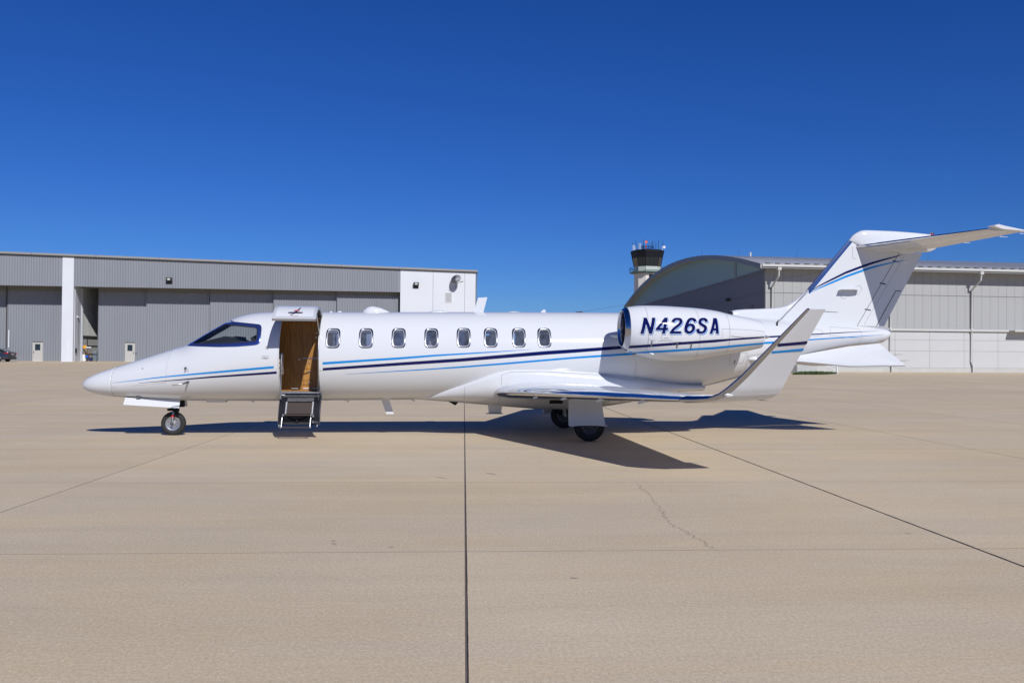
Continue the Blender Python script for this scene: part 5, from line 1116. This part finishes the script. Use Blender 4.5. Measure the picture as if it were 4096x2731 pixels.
cp = rp('door_canopy', 24.0, 27.0, -.95, -.03, 4.10, 4.20, M['trimw']); rp('canopy_edge', 24.0, 27.0, -.97, -.951, 4.05, 4.18, M['trimw'], cp)
# gable
def gpt(t, z, o=0): return (SKX * t - o, t, z)
V = []; F = []
n = 34
for k in range(n + 1):
    t = 65.4 * k / n; V += [gpt(t, .1), gpt(t, 9.30)]
    if k: F.append((2 * k - 2, 2 * k - 1, 2 * k + 1, 2 * k))
obj('gable_wall', V, F, M['slate'], RH)
for t0, t1 in ((0, 8.3), (8.9, 65.4)):
    V = []; F = []
    for k in range(n + 1):
        t = lerp(t0, t1, k / n); V += [gpt(t, 9.45, .02), gpt(t, max(9.46, arch(t) - .33), .02)]
        if k: F.append((2 * k - 2, 2 * k - 1, 2 * k + 1, 2 * k))
    obj('translucent_panel', V, F, M['poly'], RH)
MB().box((0, 8.3, 9.3), (.1, 8.9, 11.3)).build('gable_mullion', mat('mullion', (.20, .25, .24), .6), RH).location.x = SKX * 8.5 - .08
b = MB(); V = []
for z0, z1, o_ in ((9.28, 9.46, .08), (7.30, 7.38, .04)):
    V = [gpt(0, z0, o_), gpt(65.4, z0, o_), gpt(65.4, z1, o_), gpt(0, z1, o_), gpt(0, z0, -.02), gpt(65.4, z0, -.02), gpt(65.4, z1, -.02), gpt(0, z1, -.02)]
    MB().add(V, [(0, 3, 2, 1), (4, 5, 6, 7), (0, 1, 5, 4), (3, 7, 6, 2), (0, 4, 7, 3), (1, 2, 6, 5)]).build('gable_ledge', M['slate'], RH)
def gbox(name, t, w_, z0, z1, dep, m): return MB().add([gpt(t, z0, dep), gpt(t + w_, z0, dep), gpt(t + w_, z1, dep), gpt(t, z1, dep), gpt(t, z0), gpt(t + w_, z0), gpt(t + w_, z1), gpt(t, z1)], [(0, 3, 2, 1), (0, 1, 5, 4), (3, 7, 6, 2), (0, 4, 7, 3), (1, 2, 6, 5)]).build(name, m, RH)
gbox('gable_lamp', 10.4, .5, 7.25, 7.5, .45, M['fixture'])
for t in (3.2, 8.2):
    lv = gbox('gable_louvre', t, .9, 5.2, 6.5, .03, M['slate'])
    for k in range(8): gbox('louvre_slot', t + .08, .74, 5.3 + k * .145, 5.37 + k * .145, .04, M['beam']).parent = lv
rs = MB()
for u, d in ((4, 33), (9, 12), (18, 5), (1.5, 20), (24, 12), (3.6, 27), (4.4, 37), (5, 42), (-.4, 5), (28, 3)): rs.tube([(u, d, arch(d)), (u, d, arch(d) + .7)], .012, 4)
rs.build('lightning_rods', M['steel'], RH)['kind'] = 'stuff'
MB().tube([(8.2, 22, arch(22)), (8.2, 22, arch(22) + .75)], .11, 10).build('roof_vent', M['trimw'], RH)
# ---------------------------------------------------------------- ramp, railing, bollards, grass
e = empty('ramp_wall', (24.18, 72.3, gz(73.4)), R(30), 'low pale concrete ramp wall at the foot of the arched hangar', 'wall')
L_ = 5.6
MB().prism([(-1.5, -.2), (3.4, -.2), (5.4, -.2), (5.4, .02), (3.0, .72), (-1.5, .72)], 'y', -.12, .12).build('wall_body', M['plinth'], e)
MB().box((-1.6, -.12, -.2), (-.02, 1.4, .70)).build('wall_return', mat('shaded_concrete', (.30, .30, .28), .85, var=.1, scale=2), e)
e = empty('ramp_railing', (24.18, 72.3, gz(73.4)), R(30), 'white metal railing with thin bars above the ramp wall', 'railing')
def rzt(x): return .74 if x < 3.0 else lerp(.74, .06, (x - 3.0) / 2.3)
MB().tube([(-1.4, 0, .80), (3.0, 0, .80), (5.3, 0, .12)], .03, 6).build('bottom_rail', M['railwhite'], e); MB().tube([(-1.4, 0, 1.75), (3.0, 0, 1.75), (5.3, 0, 1.05)], .03, 6).build('top_rail', M['railwhite'], e)
for k, x in enumerate(np.arange(-1.4, 5.3, .22)):
    s_ = 0 if x < 3 else (x - 3) * .30
    MB().tube([(x, 0, .80 - s_), (x, 0, 1.75 - s_)], .045 if k % 8 == 0 else .014, 5).build('rail_post' if k % 8 == 0 else 'rail_bar', M['railwhite'], e)
def bollard(x, y, m, label, h=1.0):
    z = gz(y + .5); b_ = empty('bollard', (x, y, z), 0, label, 'bollard', 'bollards by the arched hangar'); MB().lathe([(.06, -.05), (.06, h - .06), (.045, h - .01), (.001, h)], (0, 0, 0), 'z', 14).build('post', M[m], b_, 40); MB().lathe([(.063, 0), (.063, .07)], (0, 0, h - .16), 'z', 14).build('cap_band', M['railwhite'], b_, 40)
bollard(27.30, 71.4, 'railwhite', 'thin white bollard at the end of the grass strip'); bollard(50.3, 83.9, 'steel', 'dark grey bollard at the right edge by the pale wall', 1.2)
gr = MB(); random.seed(3); M['grass'] = mat('grass', (.055, .085, .02), .9, var=.4, scale=3)
poly_g = [(22.4, 67.9), (24.6, 72.6), (26.5, 73.4), (27.25, 71.2), (25.2, 68.6)]
def inside(x, y):
    c = False; n = len(poly_g)
    for i in range(n):
        (x1, y1), (x2, y2) = poly_g[i], poly_g[(i + 1) % n]
        if (y1 > y) != (y2 > y) and x < (x2 - x1) * (y - y1) / (y2 - y1) + x1: c = not c
    return c
ct = 0
while ct < 2600:
    x, y = random.uniform(22.3, 27.3), random.uniform(67.8, 73.5)
    if not inside(x, y): continue
    ct += 1; a = random.uniform(0, 6.28); h = random.uniform(.05, .20); w_ = .05; z = gz(y); gr.add([(x - w_ * math.cos(a), y - w_ * math.sin(a), z), (x + w_ * math.cos(a), y + w_ * math.sin(a), z), (x + random.uniform(-.06, .06), y, z + h)], [(0, 1, 2)])
gr.add([(x, y, gz(y) + .02) for x, y in poly_g], [tuple(range(len(poly_g)))[::-1]])
tag(gr.build('grass_strip', M['grass']), 'small strip of short grass beside the ramp wall', 'grass', kind='stuff')
# painted guide line far out on the apron
ground_line([(17.43, 43.1), (24.16, 40.11), (30.5, 37.3)], .05, 'guide_line', mat('faded_line', (.20, .11, .07), .9), z=.004, sub=3)
ground_line([(25.5, 48.6), (26.5, 47.7)], .16, 'ground_mark', M['mark'], z=gz(48.6) + .02, sub=3)
# ---------------------------------------------------------------- control tower
M.update(tconc=mat('tower_concrete', (.62, .59, .53), .8, var=.05, scale=.3), tglass=mat('tower_glass', (.012, .018, .022), .04), tdark=mat('tower_dark', (.008, .009, .014), .6, spec=.2), rglass=glassmat('rail_glass', (.78, .88, .86)), orange=mat('orange_paint', (.75, .12, .03), .5), green=mat('green_steel', (.06, .10, .09), .5))
TX, TY = 36.35, 229.0; TZ = gz(300)
TW = empty('control_tower', (TX, TY, 0), 0, 'airport control tower with dark glass cab rising behind the arched hangar', 'control tower')
PH = R(12.5); K_ = 229 / 225
def octo(k, z):
    q = []
    for f in range(4):
        a = -math.pi / 2 + PH + f * math.pi / 2; n_ = Vector((math.cos(a), math.sin(a))); t = Vector((-n_.y, n_.x))
        for s_ in (-1, 1): p = (n_ * 4.2 + t * s_ * 2.17) * k * K_ * .925; q.append((p.x, p.y, z))
    return q
prev = 0
for z1 in (6, 9.5, 12.8, 14.6, 16.4, 18.3, 20.15, 22.05, 23.6):
    MB().loft([octo(.795, prev + .03), octo(.795, z1)]).build('shaft_panel_ring', M['tconc'], TW); prev = z1
MB().loft([octo(.785, 0), octo(.785, 23.5)]).build('shaft_core', M['reveal'], TW)
MB().loft([octo(.85, 23.5), octo(1.07, 23.75), octo(1.07, 24.0)]).build('balcony_deck', M['green'], TW)
MB().loft([octo(.80, 24.0), octo(.80, 25.4)]).build('cab_base', M['tconc'], TW)
for k in range(8):
    a, b = octo(1.06, 24.05)[k], octo(1.06, 24.05)[(k + 1) % 8]; MB().add([a, b, (b[0], b[1], 25.15), (a[0], a[1], 25.15)], [(0, 1, 2, 3)]).build('railing_glass', M['rglass'], TW)
    MB().tube([a, (a[0], a[1], 25.25)], .06, 6).tube([(a[0], a[1], 25.22), (b[0], b[1], 25.22)], .05, 6).build('railing_post', M['green'], TW)
    A = octo(.80, 25.43); B = octo(.985, 29.3); a, b, c, d = A[k], A[(k + 1) % 8], B[(k + 1) % 8], B[k]
    wd = (Vector(b) - Vector(a)).length; nn = 3 if wd > 3 else 1
    for j in range(nn):
        p = [Vector(a).lerp(Vector(b), (j + .02) / nn), Vector(a).lerp(Vector(b), (j + .98) / nn), Vector(d).lerp(Vector(c), (j + .98) / nn), Vector(d).lerp(Vector(c), (j + .02) / nn)]
        MB().add(p, [(0, 1, 2, 3)]).build('cab_window', M['tglass'], TW)
    MB().tube([a, d], .09, 5).build('cab_mullion', M['tdark'], TW)
MB().loft([octo(.78, 25.42), octo(.96, 29.3)]).build('cab_interior', M['tdark'], TW)
MB().loft([octo(.922, 27.75), octo(1.0, 29.25), octo(1.015, 29.3), octo(1.015, 29.6), octo(.96, 29.8)], True).build('cab_roof', M['tdark'], TW)
a = -math.pi / 2 + PH; nv = Vector((math.cos(a), math.sin(a))); tv = Vector((-nv.y, nv.x)); rr = 4.2 * .795 * K_ * .925 + .03
def tf(u, z, o=0): p = nv * (rr + o) + tv * u; return (p.x, p.y, z)
cu_ = .0
wo_ = [(-.5, 17.5), (.5, 17.5), (.5, 22.75)] + [(.5 * math.cos(t), 22.75 + .5 * math.sin(t)) for t in np.linspace(.3, math.pi - .3, 7)] + [(-.5, 22.75)]
tw = MB().add([tf(u - .25, z) for u, z in wo_], [tuple(range(len(wo_)))]).build('arched_window', M['tdark'], TW)
for u in (-.46, .03): MB().add([tf(u - .25, 20.9, .02), tf(u + .18, 20.9, .02), tf(u + .18, 21.85, .02), tf(u - .25, 21.85, .02)], [(0, 1, 2, 3)]).build('window_pane', mat('sky_pane', (.25, .38, .55), .1), tw)
MB().tube([tf(.4, 23.3, .3), tf(.4, 23.45, .6)], .10, 8).build('deck_lamp', M['offwhite'], TW)
rl = MB(); ring_ = [(1.7 * math.cos(t), 1.7 * math.sin(t)) for t in np.linspace(0, 2 * math.pi, 9)]
for z in (30.6, 31.05): rl.tube([(x, y, z) for x, y in ring_], .06, 5)
for x, y in ring_[:-1]: rl.tube([(x, y, 29.9), (x, y, 31.05)], .06, 5)
rl.build('roof_railing', M['tdark'], TW)
for x, zt, r_, m in ((-4.05, 31.9, .05, 'tdark'), (-4.0, 31.2, .07, 'offwhite'), (-3.75, 31.3, .07, 'offwhite'), (-3.45, 30.9, .07, 'offwhite'), (-3.2, 32.6, .05, 'tdark'), (-2.6, 31.6, .05, 'tdark'), (-2.4, 31.7, .075, 'offwhite'), (-1.95, 31.7, .075, 'offwhite'), (-1.25, 32.7, .05, 'tdark'), (1.25, 32.4, .05, 'tdark'), (2.1, 31.5, .05, 'tdark'), (2.8, 32.6, .05, 'tdark'), (3.05, 31.8, .05, 'steel'), (4.05, 32.3, .05, 'tdark'), (3.9, 31.0, .07, 'offwhite')):
    MB().tube([(x, -1.2 + .2 * abs(x) * .5, 29.85), (x, -1.2 + .2 * abs(x) * .5, zt)], r_, 6).build('antenna_mast', M[m], TW)
MB().lathe([(.001, 0), (.22, -.02), (.36, -.1)], (-.55, -1.5, 32.05), 'y', 18).build('orange_dish', M['orange'], TW); MB().tube([(-.6, -1.3, 29.9), (-.6, -1.4, 32.0)], .09, 6).build('dish_post', M['orange'], TW)
MB().box((4.15, -.6, 30.45), (4.75, -.5, 31.1)).build('panel_antenna', M['offwhite'], TW)
MB().tube([(1.25 - .9, -1.1, 31.5), (1.25 + .9, -1.1, 31.9)], .04, 5).tube([(1.25 - .4, -1.1, 31.3), (1.25 - .1, -1.1, 32.0)], .04, 5).build('yagi_antenna', M['steel'], TW)
